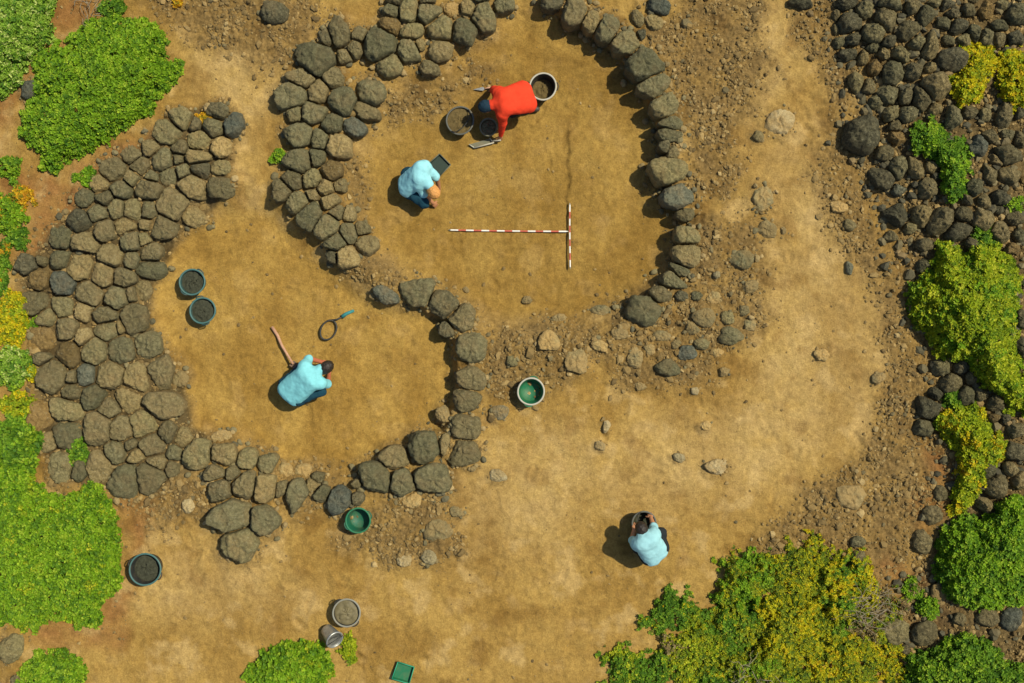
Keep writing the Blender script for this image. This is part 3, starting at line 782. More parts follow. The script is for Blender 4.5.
N = 230000
qx, qy = RNG.uniform(-10, 1034, N), RNG.uniform(-10, 693, N)
r_, rd_, pl_ = zone_masks(qx, qy)
clump = np.clip(0.5 + 1.3 * fbm(qx / 30, qy / 30, 31.0), 0, 1)
prob = 0.007 + 0.75 * r_ * clump**1.3 + 0.12 * rd_ * clump
keep = RNG.uniform(size=N) < prob
qx, qy, r_, rd_ = qx[keep], qy[keep], r_[keep], rd_[keep]
P2 = (np.stack([qx - 512, 341.5 - qy], 1)) / PPM
ok = ~in_stone(P2[:, 0], P2[:, 1], 0.8)
P2, qx, qy, r_, rd_ = P2[ok], qx[ok], qy[ok], r_[ok], rd_[ok]
R = 0.007 + 0.026 * RNG.uniform(size=len(P2))**5.0 + 0.006 * r_ + np.where(RNG.uniform(size=len(P2)) < 0.035 * r_, RNG.uniform(0.012, 0.042, len(P2)), 0)
zz = gz(P2[:, 0], P2[:, 1]) + R * 0.15
base = np.array([[0.20, 0.135, 0.050], [0.28, 0.192, 0.074], [0.145, 0.098, 0.038], [0.34, 0.245, 0.105], [0.15, 0.118, 0.056]])
pc = base[RNG.choice(5, len(P2), p=[0.42, 0.28, 0.2, 0.06, 0.04])] * RNG.uniform(0.8, 1.2, (len(P2), 1))
gv = pebbles("gravel", np.column_stack([P2, zz]), R, pc, M_GRAVEL, IV, IF)
tag(gv, "brown gravel and soil clods strewn over the spoil", "gravel", None, "stuff")

# chinking rubble jammed between and beside the wall stones
N = 26000
qx, qy = RNG.uniform(0, 800, N), RNG.uniform(-10, 600, N)
cc_ = collar_at(qx, qy)
keep = RNG.uniform(size=N) < 0.55 * np.clip(cc_ - 0.15, 0, 1) * np.where(sdpoly(qx, qy, WALL_W) > 3, 0.2, 1.0)
P2 = (np.stack([qx[keep] - 512, 341.5 - qy[keep]], 1)) / PPM
P2 = P2[~in_stone(P2[:, 0], P2[:, 1], 0.88)]
R = 0.016 + 0.040 * RNG.uniform(size=len(P2))**1.8
zz = gz(P2[:, 0], P2[:, 1]) + R * 0.25
base = np.array([[0.17, 0.142, 0.070], [0.24, 0.175, 0.075], [0.11, 0.098, 0.056], [0.31, 0.225, 0.10]])
pc = base[RNG.choice(4, len(P2), p=[0.35, 0.3, 0.2, 0.15])] * RNG.uniform(0.75, 1.25, (len(P2), 1))
wr = pebbles("wall_rubble", np.column_stack([P2, zz]), R, pc, M_GRAVEL, IV2, IF2, 0.75, 0.14, False)
tag(wr, "chips and small rubble packed between and beside the wall stones", "rubble", None, "stuff")

# small rubble between the larger field stones and in wall joints
N = 9000
qx, qy = RNG.uniform(800, 1034, N), RNG.uniform(-10, 693, N)
dF = qx - FIELD_X(qy)
keep = (dF > -12 + 14 * RNG.normal(size=N) * 0.6) & (RNG.uniform(size=N) < np.where(qy < 260, 0.34, 0.16))
qx, qy = qx[keep], qy[keep]
P2 = (np.stack([qx - 512, 341.5 - qy], 1)) / PPM
ok = ~in_stone(P2[:, 0], P2[:, 1], 0.85)
P2 = P2[ok]
R = 0.018 + 0.06 * RNG.uniform(size=len(P2))**1.6
zz = gz(P2[:, 0], P2[:, 1]) + R * 0.2
base = np.array([[0.115, 0.10, 0.056], [0.16, 0.13, 0.066], [0.075, 0.068, 0.042], [0.24, 0.17, 0.078]])
pc = base[RNG.choice(4, len(P2), p=[0.35, 0.3, 0.25, 0.1])] * RNG.uniform(0.8, 1.2, (len(P2), 1))
rb = pebbles("rubble", np.column_stack([P2, zz]), R, pc, M_GRAVEL, IV, IF, 0.8, 0.28, False)
tag(rb, "small dark rubble filling the gaps between the larger field stones", "rubble", None, "stuff")

# ------------------------------------------------------------------ shrubs
PAL = {
    'green':  [(0.165, 0.305, 0.012), (0.23, 0.38, 0.018), (0.090, 0.195, 0.012), (0.32, 0.44, 0.03)],
    'deep':   [(0.105, 0.220, 0.014), (0.165, 0.30, 0.02), (0.058, 0.14, 0.012), (0.25, 0.38, 0.03)],
    'lime':   [(0.26, 0.34, 0.012), (0.36, 0.42, 0.015), (0.15, 0.235, 0.012), (0.48, 0.50, 0.03)],
    'mint':   [(0.20, 0.34, 0.030), (0.30, 0.44, 0.06), (0.09, 0.20, 0.02), (0.48, 0.55, 0.16)],
    'yellow': [(0.44, 0.41, 0.010), (0.56, 0.50, 0.012), (0.22, 0.28, 0.012), (0.58, 0.42, 0.012)],
    'mixed':  [(0.21, 0.27, 0.016), (0.42, 0.41, 0.010), (0.08, 0.14, 0.014), (0.31, 0.33, 0.02)],
    'amber':  [(0.58, 0.35, 0.015), (0.52, 0.26, 0.02), (0.25, 0.22, 0.02), (0.62, 0.41, 0.02)],
    'dry':    [(0.25, 0.185, 0.075), (0.31, 0.235, 0.10), (0.18, 0.125, 0.055), (0.34, 0.27, 0.12)],
}
def ell(cx, cy, rx, ry, n=18, j=0.14, seed=0):
    rs = np.random.default_rng(seed + int(cx * 7 + cy))
    return [(cx + rx * (1 + rs.uniform(-j, j)) * math.cos(t), cy + ry * (1 + rs.uniform(-j, j)) * math.sin(t)) for t in np.linspace(0, 2 * math.pi, n, endpoint=False)]

def shrub(poly, hmax, pal, label, dens=2100, leaf=0.036, name="shrub", cat="bush", second=None, sfrac=0.0, group=None, thin=0.0, lumpy=0.3, rag_k=1.0):
    if leaf < 0.032 and dens == 2100: dens = 3000
    P = np.array(poly, float)
    x0, y0 = P.min(0) - 8; x1, y1 = P.max(0) + 8
    x0, y0, x1, y1 = max(x0, -25), max(y0, -25), min(x1, 1050), min(y1, 708)
    area = (x1 - x0) * (y1 - y0) / PPM**2
    n = int(area * dens)
    X = RNG.uniform(x0, x1, n); Y = RNG.uniform(y0, y1, n)
    rag = rag_k * (9.0 * fbm(X / 16, Y / 16, 3.7) + 5.0 * pnoise(X / 5.5, Y / 5.5, 1.7))
    D = sdpoly(X, Y, P) + rag
    lum = fbm(X / 26, Y / 26, hmax * 10, 3)
    holes = fbm(X / 11, Y / 11, 44.0, 2)
    ok = (D > 0) & (holes > -0.9 + thin)
    X, Y, D, lum = X[ok], Y[ok], D[ok], lum[ok]
    n = len(X)
    mh = hmax * (1 - np.exp(-D / (10 + 60 * hmax * 0.4))) * (1 + lumpy * lum + (0.04 + 0.22 * lumpy) * fbm(X / 9, Y / 9, 71.0, 2)) + 0.02
    depth = RNG.uniform(size=n)**2.2
    wp = np.stack([(X - 512) / PPM, (341.5 - Y) / PPM], 1)
    z = gz(wp[:, 0], wp[:, 1]) + mh - depth * np.minimum(mh, 0.11)
    k = (H - z) / H
    C0 = np.stack([wp[:, 0] * k, wp[:, 1] * k, z], 1)
    ctr = C0.mean(0); ctr[2] = gz(ctr[0], ctr[1])
    nl = 6
    az = RNG.uniform(0, 6.28, (n, 1)) + np.arange(nl)[None] * (2 * math.pi / nl) + RNG.normal(0, 0.3, (n, nl))
    el = np.radians(RNG.uniform(5, 62, (n, nl)))
    Ln = leaf * RNG.uniform(0.65, 1.3, (n, nl)); wd = Ln * RNG.uniform(0.28, 0.42, (n, nl))
    d = np.stack([np.cos(az) * np.cos(el), np.sin(az) * np.cos(el), np.sin(el)], -1)
    roll = RNG.normal(0, 0.45, (n, nl))
    sx = np.stack([-np.sin(az) * np.cos(roll), np.cos(az) * np.cos(roll), np.sin(roll)], -1)
    B = C0[:, None, :] + d * (0.1 * Ln)[..., None]
    droop = np.zeros_like(d); droop[..., 2] = -0.22 * Ln
    v0 = B; v1 = B + d * (0.55 * Ln)[..., None] + sx * wd[..., None]; v2 = B + d * Ln[..., None] + droop; v3 = B + d * (0.55 * Ln)[..., None] - sx * wd[..., None]
    V = np.stack([v0, v1, v2, v3], 2).reshape(-1, 3)
    F = np.arange(len(V)).reshape(-1, 4)
    pc = np.array(PAL[pal])
    tone = fbm(X / 17, Y / 17, 8.0, 2)
    wgt = np.clip(np.stack([0.4 + 0 * tone, 0.25 + 0.55 * tone, 0.22 - 0.4 * tone, 0.13 + 0.2 * tone], 1), 0.02, None); wgt /= wgt.sum(1, keepdims=True)
    u = RNG.uniform(size=(n, 1)); ci = (u > np.cumsum(wgt, 1)).sum(1).clip(0, 3)
    cc = pc[ci]
    if second:
        m = (fbm(X / 20, Y / 20, 60.0, 2) + RNG.normal(0, 0.16, n)) > (0.5 - sfrac)
        cc[m] = np.array(PAL[second])[RNG.integers(0, 4, m.sum())]
    cc = np.repeat(cc[:, None], nl, 1) * RNG.uniform(0.75, 1.22, (n, nl, 1))
    colr = np.repeat(cc.reshape(-1, 3), 4, 0)
    t = thing(name, ctr, 0, label, cat, group)
    mesh_np("foliage", V - ctr, F, [M_LEAF], False, np.clip(colr, 0, 0.9), t)
    # woody tangle below the leaves
    m = int(n * 0.10)
    if m < 40: return t
    pick = RNG.choice(n, m)
    tip = C0[pick] - np.array([0, 0, 0.015]); base_ = tip.copy()
    base_[:, :2] = tip[:, :2] * 0.8 + ctr[:2] * 0.2 + RNG.normal(0, 0.04, (m, 2))
    base_[:, 2] = gz(base_[:, 0], base_[:, 1]) - 0.01
    w = 0.005
    sd = np.cross(tip - base_, RNG.normal(size=(m, 3))); sd /= np.linalg.norm(sd, axis=1)[:, None] + 1e-9
    up = np.cross(tip - base_, sd); up /= np.linalg.norm(up, axis=1)[:, None] + 1e-9
    o3 = [sd * w, (-0.5 * sd + 0.87 * up) * w, (-0.5 * sd - 0.87 * up) * w]
    V = np.stack([base_ + o for o in o3] + [tip + o * 0.5 for o in o3], 1).reshape(-1, 3)
    q = np.arange(m)[:, None] * 6
    F = np.concatenate([q + np.array([[0, 1, 4, 3]]), q + np.array([[1, 2, 5, 4]]), q + np.array([[2, 0, 3, 5]])])
    mesh_np("stems", V - ctr, F, [M_TWIG_D], False, None, t)
    return t
M_TWIG_D = plain("green_brown_stem", (0.09, 0.075, 0.03), 0.9, 0.1)

shrub([(37,53),(68,43),(86,23),(117,17),(148,20),(166,36),(166,56),(180,64),(179,82),(162,92),(156,108),(123,130),(93,150),(63,163),(57,175),(40,167),(35,147),(21,137),(20,113),(36,97),(36,70)],
      0.42, 'green', "large bright green mounded bush at the upper left", second='deep', sfrac=0.12)
shrub([(-30,-30),(50,-30),(53,20),(52,38),(44,46),(35,55),(25,70),(22,85),(8,95),(-30,97)], 0.4, 'mint', "pale green bush cut by the top left corner of the photo", second='deep', sfrac=0.1)
shrub(ell(112,8,12,8), 0.15, 'deep', "small dark green plant just above the large bright bush", leaf=0.035)
shrub(ell(11,170,10,12), 0.2, 'green', "small round green bush near the left edge beside red earth", second='deep', sfrac=0.2)
shrub(ell(88,178,9,8), 0.12, 'green', "tiny green tuft touching the upper edge of the western wall", name="grass_tuft", cat="plant")
shrub(ell(22,197,12,9), 0.14, 'amber', "small amber flowered clump on red earth near the left edge", second='green', sfrac=0.1, name="flower_clump", cat="plant")
shrub(ell(6,214,16,19), 0.2, 'green', "green clump at the left edge just below the amber flowers", second='amber', sfrac=0.12)
shrub(ell(18,237,9,9), 0.12, 'deep', "small dark green tuft on red earth left of the western wall", name="grass_tuft", cat="plant")
shrub(ell(2,268,9,26), 0.2, 'deep', "narrow dark green clump on the left edge above the yellow shrub", second='amber', sfrac=0.15)
shrub(ell(13,318,17,28), 0.22, 'yellow', "yellow flowering shrub at the left edge beside the western wall", second='lime', sfrac=0.2)
shrub(ell(33,323,6,7), 0.10, 'green', "tiny bright green tuft between yellow shrub and wall stones", name="grass_tuft", cat="plant")
shrub(ell(14,368,20,21), 0.22, 'mint', "light green bush at the left edge just below the yellow shrub", second='green', sfrac=0.25)
shrub(ell(32,374,7,10), 0.12, 'yellow', "small yellow clump squeezed between light green bush and wall", name="flower_clump", cat="plant")
shrub(ell(20,404,20,14), 0.2, 'lime', "yellow-green shrub at the left edge above the grassy clump", second='yellow', sfrac=0.3)
shrub(ell(16,443,28,26), 0.22, 'deep', "grassy deep green clump above the large left bush", leaf=0.06, second='green', sfrac=0.4)
shrub([(-30,455),(20,462),(42,478),(46,492),(60,497),(75,492),(92,484),(105,490),(115,510),(122,540),(125,560),(118,590),(106,605),(96,627),(80,630),(62,618),(48,622),(30,632),(-30,618)],
      0.45, 'green', "largest bright green bush, on the left edge below the western wall", second='lime', sfrac=0.06)
shrub(ell(80,451,9,15), 0.14, 'deep', "leafy green tuft growing up inside the western wall", name="grass_tuft", cat="plant", second='green', sfrac=0.3)
shrub([(14,690),(20,668),(32,658),(46,652),(60,645),(74,654),(88,672),(88,700),(14,700)], 0.3, 'green', "green bush at the bottom edge in the left corner", second='deep', sfrac=0.15)
shrub([(242,700),(250,668),(264,652),(284,641),(310,640),(324,648),(330,665),(326,700)], 0.32, 'green', "green bush at the bottom edge beside the tilted metal pail", leaf=0.05, second='lime', sfrac=0.12)
shrub(ell(347,649,9,13), 0.18, 'lime', "narrow yellow-green plant below the mud-filled grey-rimmed bucket", second='yellow', sfrac=0.2, name="plant", cat="plant")
shrub(ell(278,155,7,7), 0.14, 'green', "small round green tuft left of the upper pit wall", name="grass_tuft", cat="plant")
shrub(ell(204,119,5,4), 0.08, 'amber', "tiny orange flowered tuft between stones of the western wall", name="flower_clump", cat="plant", leaf=0.03)
shrub(ell(181,3,8,6), 0.10, 'amber', "small orange flowered clump at the top edge", name="flower_clump", cat="plant")
shrub(ell(376,98,5,4), 0.06, 'deep', "tiny green sprig at the foot of an upper wall stone", name="grass_tuft", cat="plant", leaf=0.03)
shrub([(959,45),(974,42),(992,46),(996,64),(992,80),(981,103),(961,105),(949,95),(951,72),(961,64)], 0.32, 'yellow', "bright yellow shrub among dark stones at the upper right", second='lime', sfrac=0.12)
shrub([(1000,53),(1019,50),(1050,52),(1050,108),(1012,112),(1002,98),(994,84),(998,66)], 0.3, 'yellow', "yellow shrub cut by the right edge near the top", second='lime', sfrac=0.22)
shrub([(922,120),(933,117),(945,130),(951,139),(965,134),(972,155),(976,167),(968,182),(965,196),(949,204),(941,188),(943,170),(933,157),(912,155),(906,141),(912,130)],
      0.3, 'deep', "dark green bush growing among the field stones at upper right", second='green', sfrac=0.35)
shrub(ell(1013,206,9,9), 0.15, 'green', "small green tuft among brown field stones near the right edge", name="grass_tuft", cat="plant")
shrub([(937,243),(949,238),(965,249),(978,240),(994,240),(1004,253),(1018,263),(1021,284),(1019,300),(1020,322),(1016,345),(1019,356),(1024,372),(1050,380),(1050,420),(1020,414),(1006,408),(1000,395),(984,388),(974,375),(966,365),(949,361),(933,354),(929,345),(922,333),(911,318),(905,298),(907,288),(920,279),(927,265),(934,253)],
      0.5, 'lime', "large yellow-green mounded bush at the right edge", second='green', sfrac=0.25)
shrub(ell(986,238,13,11), 0.28, 'deep', "small deep green clump on top of the large right bush", second='green', sfrac=0.3)
shrub(ell(950,400,10,9), 0.2, 'deep', "small dark green clump between stones below the large right bush")
shrub([(941,410),(957,406),(968,408),(980,405),(990,420),(998,430),(1006,452),(1008,460),(990,466),(984,487),(974,497),(961,512),(949,514),(949,499),(953,483),(959,465),(955,446),(941,441),(932,424)],
      0.34, 'lime', "long yellow-green shrub trailing down the right side", second='yellow', sfrac=0.34)
shrub([(940,530),(961,517),(986,514),(1000,499),(1019,493),(1050,500),(1050,595),(1012,604),(982,611),(960,605),(946,600),(937,575),(935,550)],
      0.42, 'green', "green mounded bush at the lower right edge", second='deep', sfrac=0.3)
shrub([(908,655),(918,652),(933,646),(949,637),(966,636),(992,644),(1006,655),(1050,672),(1050,700),(905,700)], 0.34, 'deep', "deep green bush filling the bottom right corner", second='green', sfrac=0.4)
shrub(ell(926,608,9,10), 0.2, 'green', "small bright green plant beside brown boulders at lower right", name="plant", cat="plant")
shrub(ell(914,589,8,9), 0.16, 'green', "small green sprig above the bright green plant at lower right", name="plant", cat="plant", second='dry', sfrac=0.2)
# the mixed yellow and green scrub at the bottom
SCRUB = 1
def el2(cx, cy, rx, ry): return ell(cx, cy, rx * 1.22, ry * 1.22, 22, 0.22, 5)
shrub(el2(672,614,19,18), 0.16, 'deep', "rounded dark green shrub at the upper left end of the bottom scrub", second='yellow', sfrac=0.12, thin=0.42, lumpy=0.9, leaf=0.026, rag_k=2.1)
shrub(el2(640,670,32,20), 0.16, 'deep', "low green shrub on the bottom edge at the scrub's left end", second='lime', sfrac=0.3, thin=0.42, lumpy=0.9, leaf=0.026, rag_k=2.1)
shrub(el2(700,650,30,28), 0.15, 'mixed', "green and yellow mixed shrub right of the low green one", second='lime', sfrac=0.40, thin=0.42, lumpy=0.9, leaf=0.026, rag_k=2.1)
shrub(el2(745,582,26,26), 0.24, 'green', "fresh green shrub at the top of the bottom scrub", second='mixed', sfrac=0.36, thin=0.42, lumpy=0.9, leaf=0.026, rag_k=2.1)
shrub(el2(736,627,30,26), 0.16, 'deep', "mottled shrub below the fresh green one in the bottom scrub", second='mixed', sfrac=0.5, thin=0.42, lumpy=0.9, leaf=0.026, rag_k=2.1)
shrub(el2(800,580,36,32), 0.15, 'mixed', "yellow flecked shrub on the scrub's upper right side", second='yellow', sfrac=0.3, thin=0.42, lumpy=0.9, leaf=0.026, rag_k=2.1)
shrub(el2(790,632,38,32), 0.24, 'yellow', "deep yellow flowering shrub in the middle of the bottom scrub", second='mixed', sfrac=0.5, thin=0.42, lumpy=0.9, leaf=0.026, rag_k=2.1)
shrub(el2(765,672,38,22), 0.28, 'mixed', "patchy green and yellow shrub on the bottom edge mid-scrub", second='green', sfrac=0.36, thin=0.42, lumpy=0.9, leaf=0.026, rag_k=2.1)
shrub(el2(720,678,26,18), 0.16, 'deep', "dark green shrub on the bottom edge left of the patchy one", second='yellow', sfrac=0.25, thin=0.42, lumpy=0.9, leaf=0.026, rag_k=2.1)
shrub(el2(846,662,44,26), 0.15, 'mixed', "yellowish shrub on the bottom edge at the scrub's right end", second='yellow', sfrac=0.45, thin=0.42, lumpy=0.9, leaf=0.026, rag_k=2.1)
shrub(el2(846,588,26,28), 0.26, 'yellow', "yellow shrub between the path edge and the dead twigs", second='deep', sfrac=0.38, thin=0.3, lumpy=0.9, leaf=0.026, rag_k=2.1)
shrub(el2(868,618,28,26), 0.18, 'mixed', "sparse brownish shrub under the grey dead twigs", second='dry', sfrac=0.45, thin=0.35, dens=1700, lumpy=0.9, leaf=0.026, rag_k=2.1)
shrub(el2(832,628,24,22), 0.15, 'mixed', "dull olive shrub between the deep yellow shrub and dead twigs", second='deep', sfrac=0.3, thin=0.42, lumpy=0.9, leaf=0.026, rag_k=2.1)
shrub(el2(675,646,11,10), 0.24, 'dry', "dead brown clump inside the green end of the scrub", dens=1700, lumpy=0.9, leaf=0.026, rag_k=2.1)

def tube_strip(pts, r0, r1, ns=6):
    """tapered tube through points -> verts, quads"""
    P = np.array(pts, float); n = len(P)
    V = []
    T = np.gradient(P, axis=0); T /= np.linalg.norm(T, axis=1)[:, None] + 1e-9
    ref = np.array([0, 0, 1.0]) if abs(T[0][2]) < 0.9 else np.array([1.0, 0, 0])
    for i in range(n):
        a = np.cross(T[i], ref); a /= np.linalg.norm(a) + 1e-9; b = np.cross(T[i], a)
        r = r0 + (r1 - r0) * i / max(n - 1, 1)
        for k in range(ns):
            t = 2 * math.pi * k / ns
            V.append(P[i] + r * (math.cos(t) * a + math.sin(t) * b))
    F = []
    for i in range(n - 1):
        for k in range(ns):
            F.append((i * ns + k, i * ns + (k + 1) % ns, (i + 1) * ns + (k + 1) % ns, (i + 1) * ns + k))
    V = np.array(V)
    c0, c1 = len(V), len(V) + 1
    V = np.concatenate([V, P[:1], P[-1:]])
    T3 = [(c0, (k + 1) % ns, k) for k in range(ns)] + [(c1, (n - 1) * ns + k, (n - 1) * ns + (k + 1) % ns) for k in range(ns)]
    return V, np.array(F), np.array(T3)
class MB:
    """collects pieces of one mesh"""
    def __init__(s): s.v = []; s.q = []; s.t = []; s.n = 0
    def add(s, V, Q=None, T=None):
        V = np.asarray(V, float)
        if Q is not None and len(Q): s.q.append(np.asarray(Q) + s.n)
        if T is not None and len(T): s.t.append(np.asarray(T) + s.n)
        s.v.append(V); s.n += len(V); return s
    def tube(s, pts, r0, r1=None, ns=8): return s.add(*tube_strip(pts, r0, r0 if r1 is None else r1, ns))
    def box(s, c, size, rz=0, tilt=None):
        x, y, z = np.array(size) / 2
        V = np.array([(i, j, k) for k in (-z, z) for j in (-y, y) for i in (-x, x)])
        R = Matrix.Rotation(rz, 3, 'Z')
        if tilt: R = R @ Matrix.Rotation(tilt, 3, 'Y')
        V = V @ np.array(R).T + np.array(c)
        return s.add(V, [(0, 2, 3, 1), (4, 5, 7, 6), (0, 1, 5, 4), (2, 6, 7, 3), (0, 4, 6, 2), (1, 3, 7, 5)])
    def lathe(s, prof, ns=40, c=(0, 0, 0), wob=0.0, seed=0):
        ph = seed * 1.7
        V = []
        for r, z in prof:
            for k in range(ns):
                t = 2 * math.pi * k / ns
                rr = r * (1 + wob * math.sin(2 * t + ph) + 0.5 * wob * math.sin(3 * t + 2 * ph))
                V.append((c[0] + rr * math.cos(t), c[1] + rr * math.sin(t), c[2] + z))
        Q = [(i * ns + k, i * ns + (k + 1) % ns, (i + 1) * ns + (k + 1) % ns, (i + 1) * ns + k) for i in range(len(prof) - 1) for k in range(ns)]
        return s.add(V, Q)
    def build(s, name, mat, parent=None, smooth=True, loc=None):
        f = ([np.concatenate(s.q)] if s.q else []) + ([np.concatenate(s.t)] if s.t else [])
        return mesh_np(name, np.concatenate(s.v), f, [mat] if not isinstance(mat, list) else mat, smooth, None, parent, None, loc)

# dead twigs in the scrub
def twigs(cx, cy, rad, n, z, label, seed):
    rs = np.random.default_rng(seed)
    o = G(cx, cy)
    b = MB()
    for i in range(n):
        a = rs.uniform(0, 6.28); p = np.array([rs.normal(0, rad * 0.35), rs.normal(0, rad * 0.35), z * rs.uniform(0.3, 1)])
        pts = [p]
        for k in range(5):
            a += rs.normal(0, 0.45)
            p = p + np.array([math.cos(a), math.sin(a), rs.normal(0.05, 0.25)]) * rad * rs.uniform(0.16, 0.3); p[2] = max(p[2], 0.02)
            pts.append(p)
        b.tube(pts, 0.0055, 0.002, 5)
    ob = b.build("dead_twigs", M_TWIG, None, True, tuple(o))
    tag(ob, label, "twigs")
twigs(866, 604, 0.34, 46, 0.30, "grey dead twigs sprawling over the sparse brownish shrub", 3)
twigs(748, 670, 0.30, 22, 0.36, "pale dead twigs caught in the patchy bottom edge shrub", 4)
twigs(90, 12, 0.22, 16, 0.08, "dry twigs on red earth above the large bright bush", 6)

# ------------------------------------------------------------------ buckets
def bucket(px, py, r_px, label, wall, rim, fill, hgt=0.22, soil=None, bail=False, grips=True, name="bucket", cat="bucket", tilt=None, seed=0, z=None, wobble=0.012, taper=0.78):
    top = G(px, py, hgt)
    rt = r_px / PPM * (H - top[2]) / H
    base = (top[0], top[1], top[2] - hgt)
    t = thing(name, base, seed * 0.9, label, cat, "buckets of the diggers" if name == "bucket" else None)
    if tilt: t.rotation_euler = tilt
    rb = rt * taper; th = 0.008
    b = MB()
    n = 7
    prof = [(0.002, 0.004), (rb * 0.95, 0.004), (rb, 0.012)] + [(rb + (rt - rb) * k / n, 0.012 + (hgt - 0.012) * k / n) for k in range(1, n + 1)]
    prof += [(rt - th, hgt)] + [(rt - th - (rt - rb) * k / n, hgt - (hgt - 0.022) * k / n) for k in range(1, n + 1)] + [(0.002, 0.022)]
    b.lathe(prof, 44, wob=wobble, seed=seed)
    b.build("bucket_wall", wall, t)
    q = MB()
    rr = 0.0125
    q.lathe([(rt + 0.004 + rr * math.cos(a) - 0.004, hgt + rr * 0.75 * math.sin(a)) for a in np.linspace(0, 2 * math.pi, 11)], 48, wob=wobble, seed=seed)
    q.build("rim", rim, t)
    if fill is not None:
        fr = rb + (rt - rb) * fill - th - 0.001; fz = hgt * fill
        rs = np.random.default_rng(seed + 50)
        ns, nr = 28, 9
        V = [(0, 0, fz + 0.02)]; T = []; Q = []
        for i in range(1, nr + 1):
            for k in range(ns):
                a = 2 * math.pi * k / ns; r = fr * i / nr
                V.append((r * math.cos(a), r * math.sin(a), fz + 0.02 * (1 - (i / nr)**2) + (0.012 * rs.normal() if i < nr else 0)))
        V = np.array(V)
        T = [(0, 1 + k, 1 + (k + 1) % ns) for k in range(ns)]
        Q = [(1 + (i - 1) * ns + k, 1 + i * ns + k, 1 + i * ns + (k + 1) % ns, 1 + (i - 1) * ns + (k + 1) % ns) for i in range(1, nr) for k in range(ns)]
        MB().add(V, Q, T).build("soil_fill" if soil is not M_WATERY else "wet_mud", soil or M_FILL, t)
    if grips:
        for sgn in (-1, 1):
            pts = [(sgn * (rt + 0.003 + 0.026 * math.sin(a)), -0.055 * math.cos(a), hgt - 0.012 + 0.012 * math.sin(a)) for a in np.linspace(0.05, math.pi - 0.05, 9)]
            MB().tube(pts, 0.009, 0.009, 6).build("grip", wall, t)
    if bail:
        pts = [(rt * math.cos(a), rt * 0.55 * math.sin(a) * bail, hgt + 0.015 + 0.055 * math.sin(a)) for a in np.linspace(0, math.pi, 17)]
        MB().tube(pts, 0.006, 0.006, 6).build("bail_handle", M_BLACK, t)
    return t
M_FILL = plain("bucket_soil", (0.125, 0.090, 0.036), 0.95, 0.1, 30, 0.3, bmp=0.8)
M_FILLDARK = plain("dark_soil", (0.048, 0.050, 0.032), 0.9, 0.15, 30, 0.35, bmp=0.8)  # even, very dark greenish fill for the dark buckets
M_WATERY = plain("wet_mud", (0.15, 0.125, 0.062), 0.6, 0.3, 18, 0.25, bmp=0.3)
bucket(192, 282, 12.6, "upper of two dark teal buckets on the left pit floor", M_TEAL, M_TEALRIM, 0.75, seed=1, soil=M_FILLDARK)
bucket(202.5, 310.5, 12.6, "lower of two dark teal buckets on the left pit floor", M_TEAL, M_TEALRIM, 0.78, seed=2, soil=M_FILLDARK)
bucket(145, 569.5, 15.6, "wide dark bucket with teal rim beside the large left bush", M_BLACK, M_TEALRIM, 0.55, 0.25, seed=3, soil=M_FILLDARK)
bucket(358, 520.5, 12.2, "empty all-green bucket below the lower stone wall", M_DGREEN, M_GREEN, None, 0.2, seed=4)
bucket(531, 391.5, 13.2, "empty green bucket with pale worn rim right of the row stones", M_GREEN, M_PALERIM, None, 0.2, seed=5)
bucket(346.5, 613, 13.6, "grey-rimmed bucket full of brown mud near the bottom edge", M_BLACK, M_GREYRIM, 0.82, 0.2, seed=6, soil=M_WATERY)
bucket(543, 86.5, 13.2, "deep black bucket with pale rim and little soil by the orange-red shirt", M_BLACK, M_PALERIM, 0.28, 0.26, seed=7, soil=M_FILL)
bucket(460, 120.5, 13.6, "soil-filled bucket with bail handle before the orange-shirted person", M_BLACK, M_DARKRIM, 0.88, 0.2, seed=8, bail=-1, grips=False)
bucket(644, 523.5, 11.8, "dark bucket under the hands of the lower right person", M_BLACK, M_DARKRIM, 0.3, 0.24, seed=9, soil=M_FILLDARK, bail=1, grips=False)
# tub standing in the shade by the orange-shirted person
bucket(488.5, 127, 8.5, "small olive-grey tub in shade by the orange-shirted person's head", M_OLIVE, M_OLIVE, 0.8, 0.16, seed=10, soil=M_WATERY, name="tub", cat="tub", grips=False, taper=0.9)
# galvanised pail lying tilted
pl = bucket(324, 633, 8.6, "tilted grey metal pail lying against the bottom green bush", M_STEEL, M_STEEL, None, 0.26, seed=11, bail=1, grips=False, name="pail", cat="pail", taper=0.72)
pl.rotation_euler = (math.radians(38), math.radians(24), 0.5); pl.location.z += 0.06

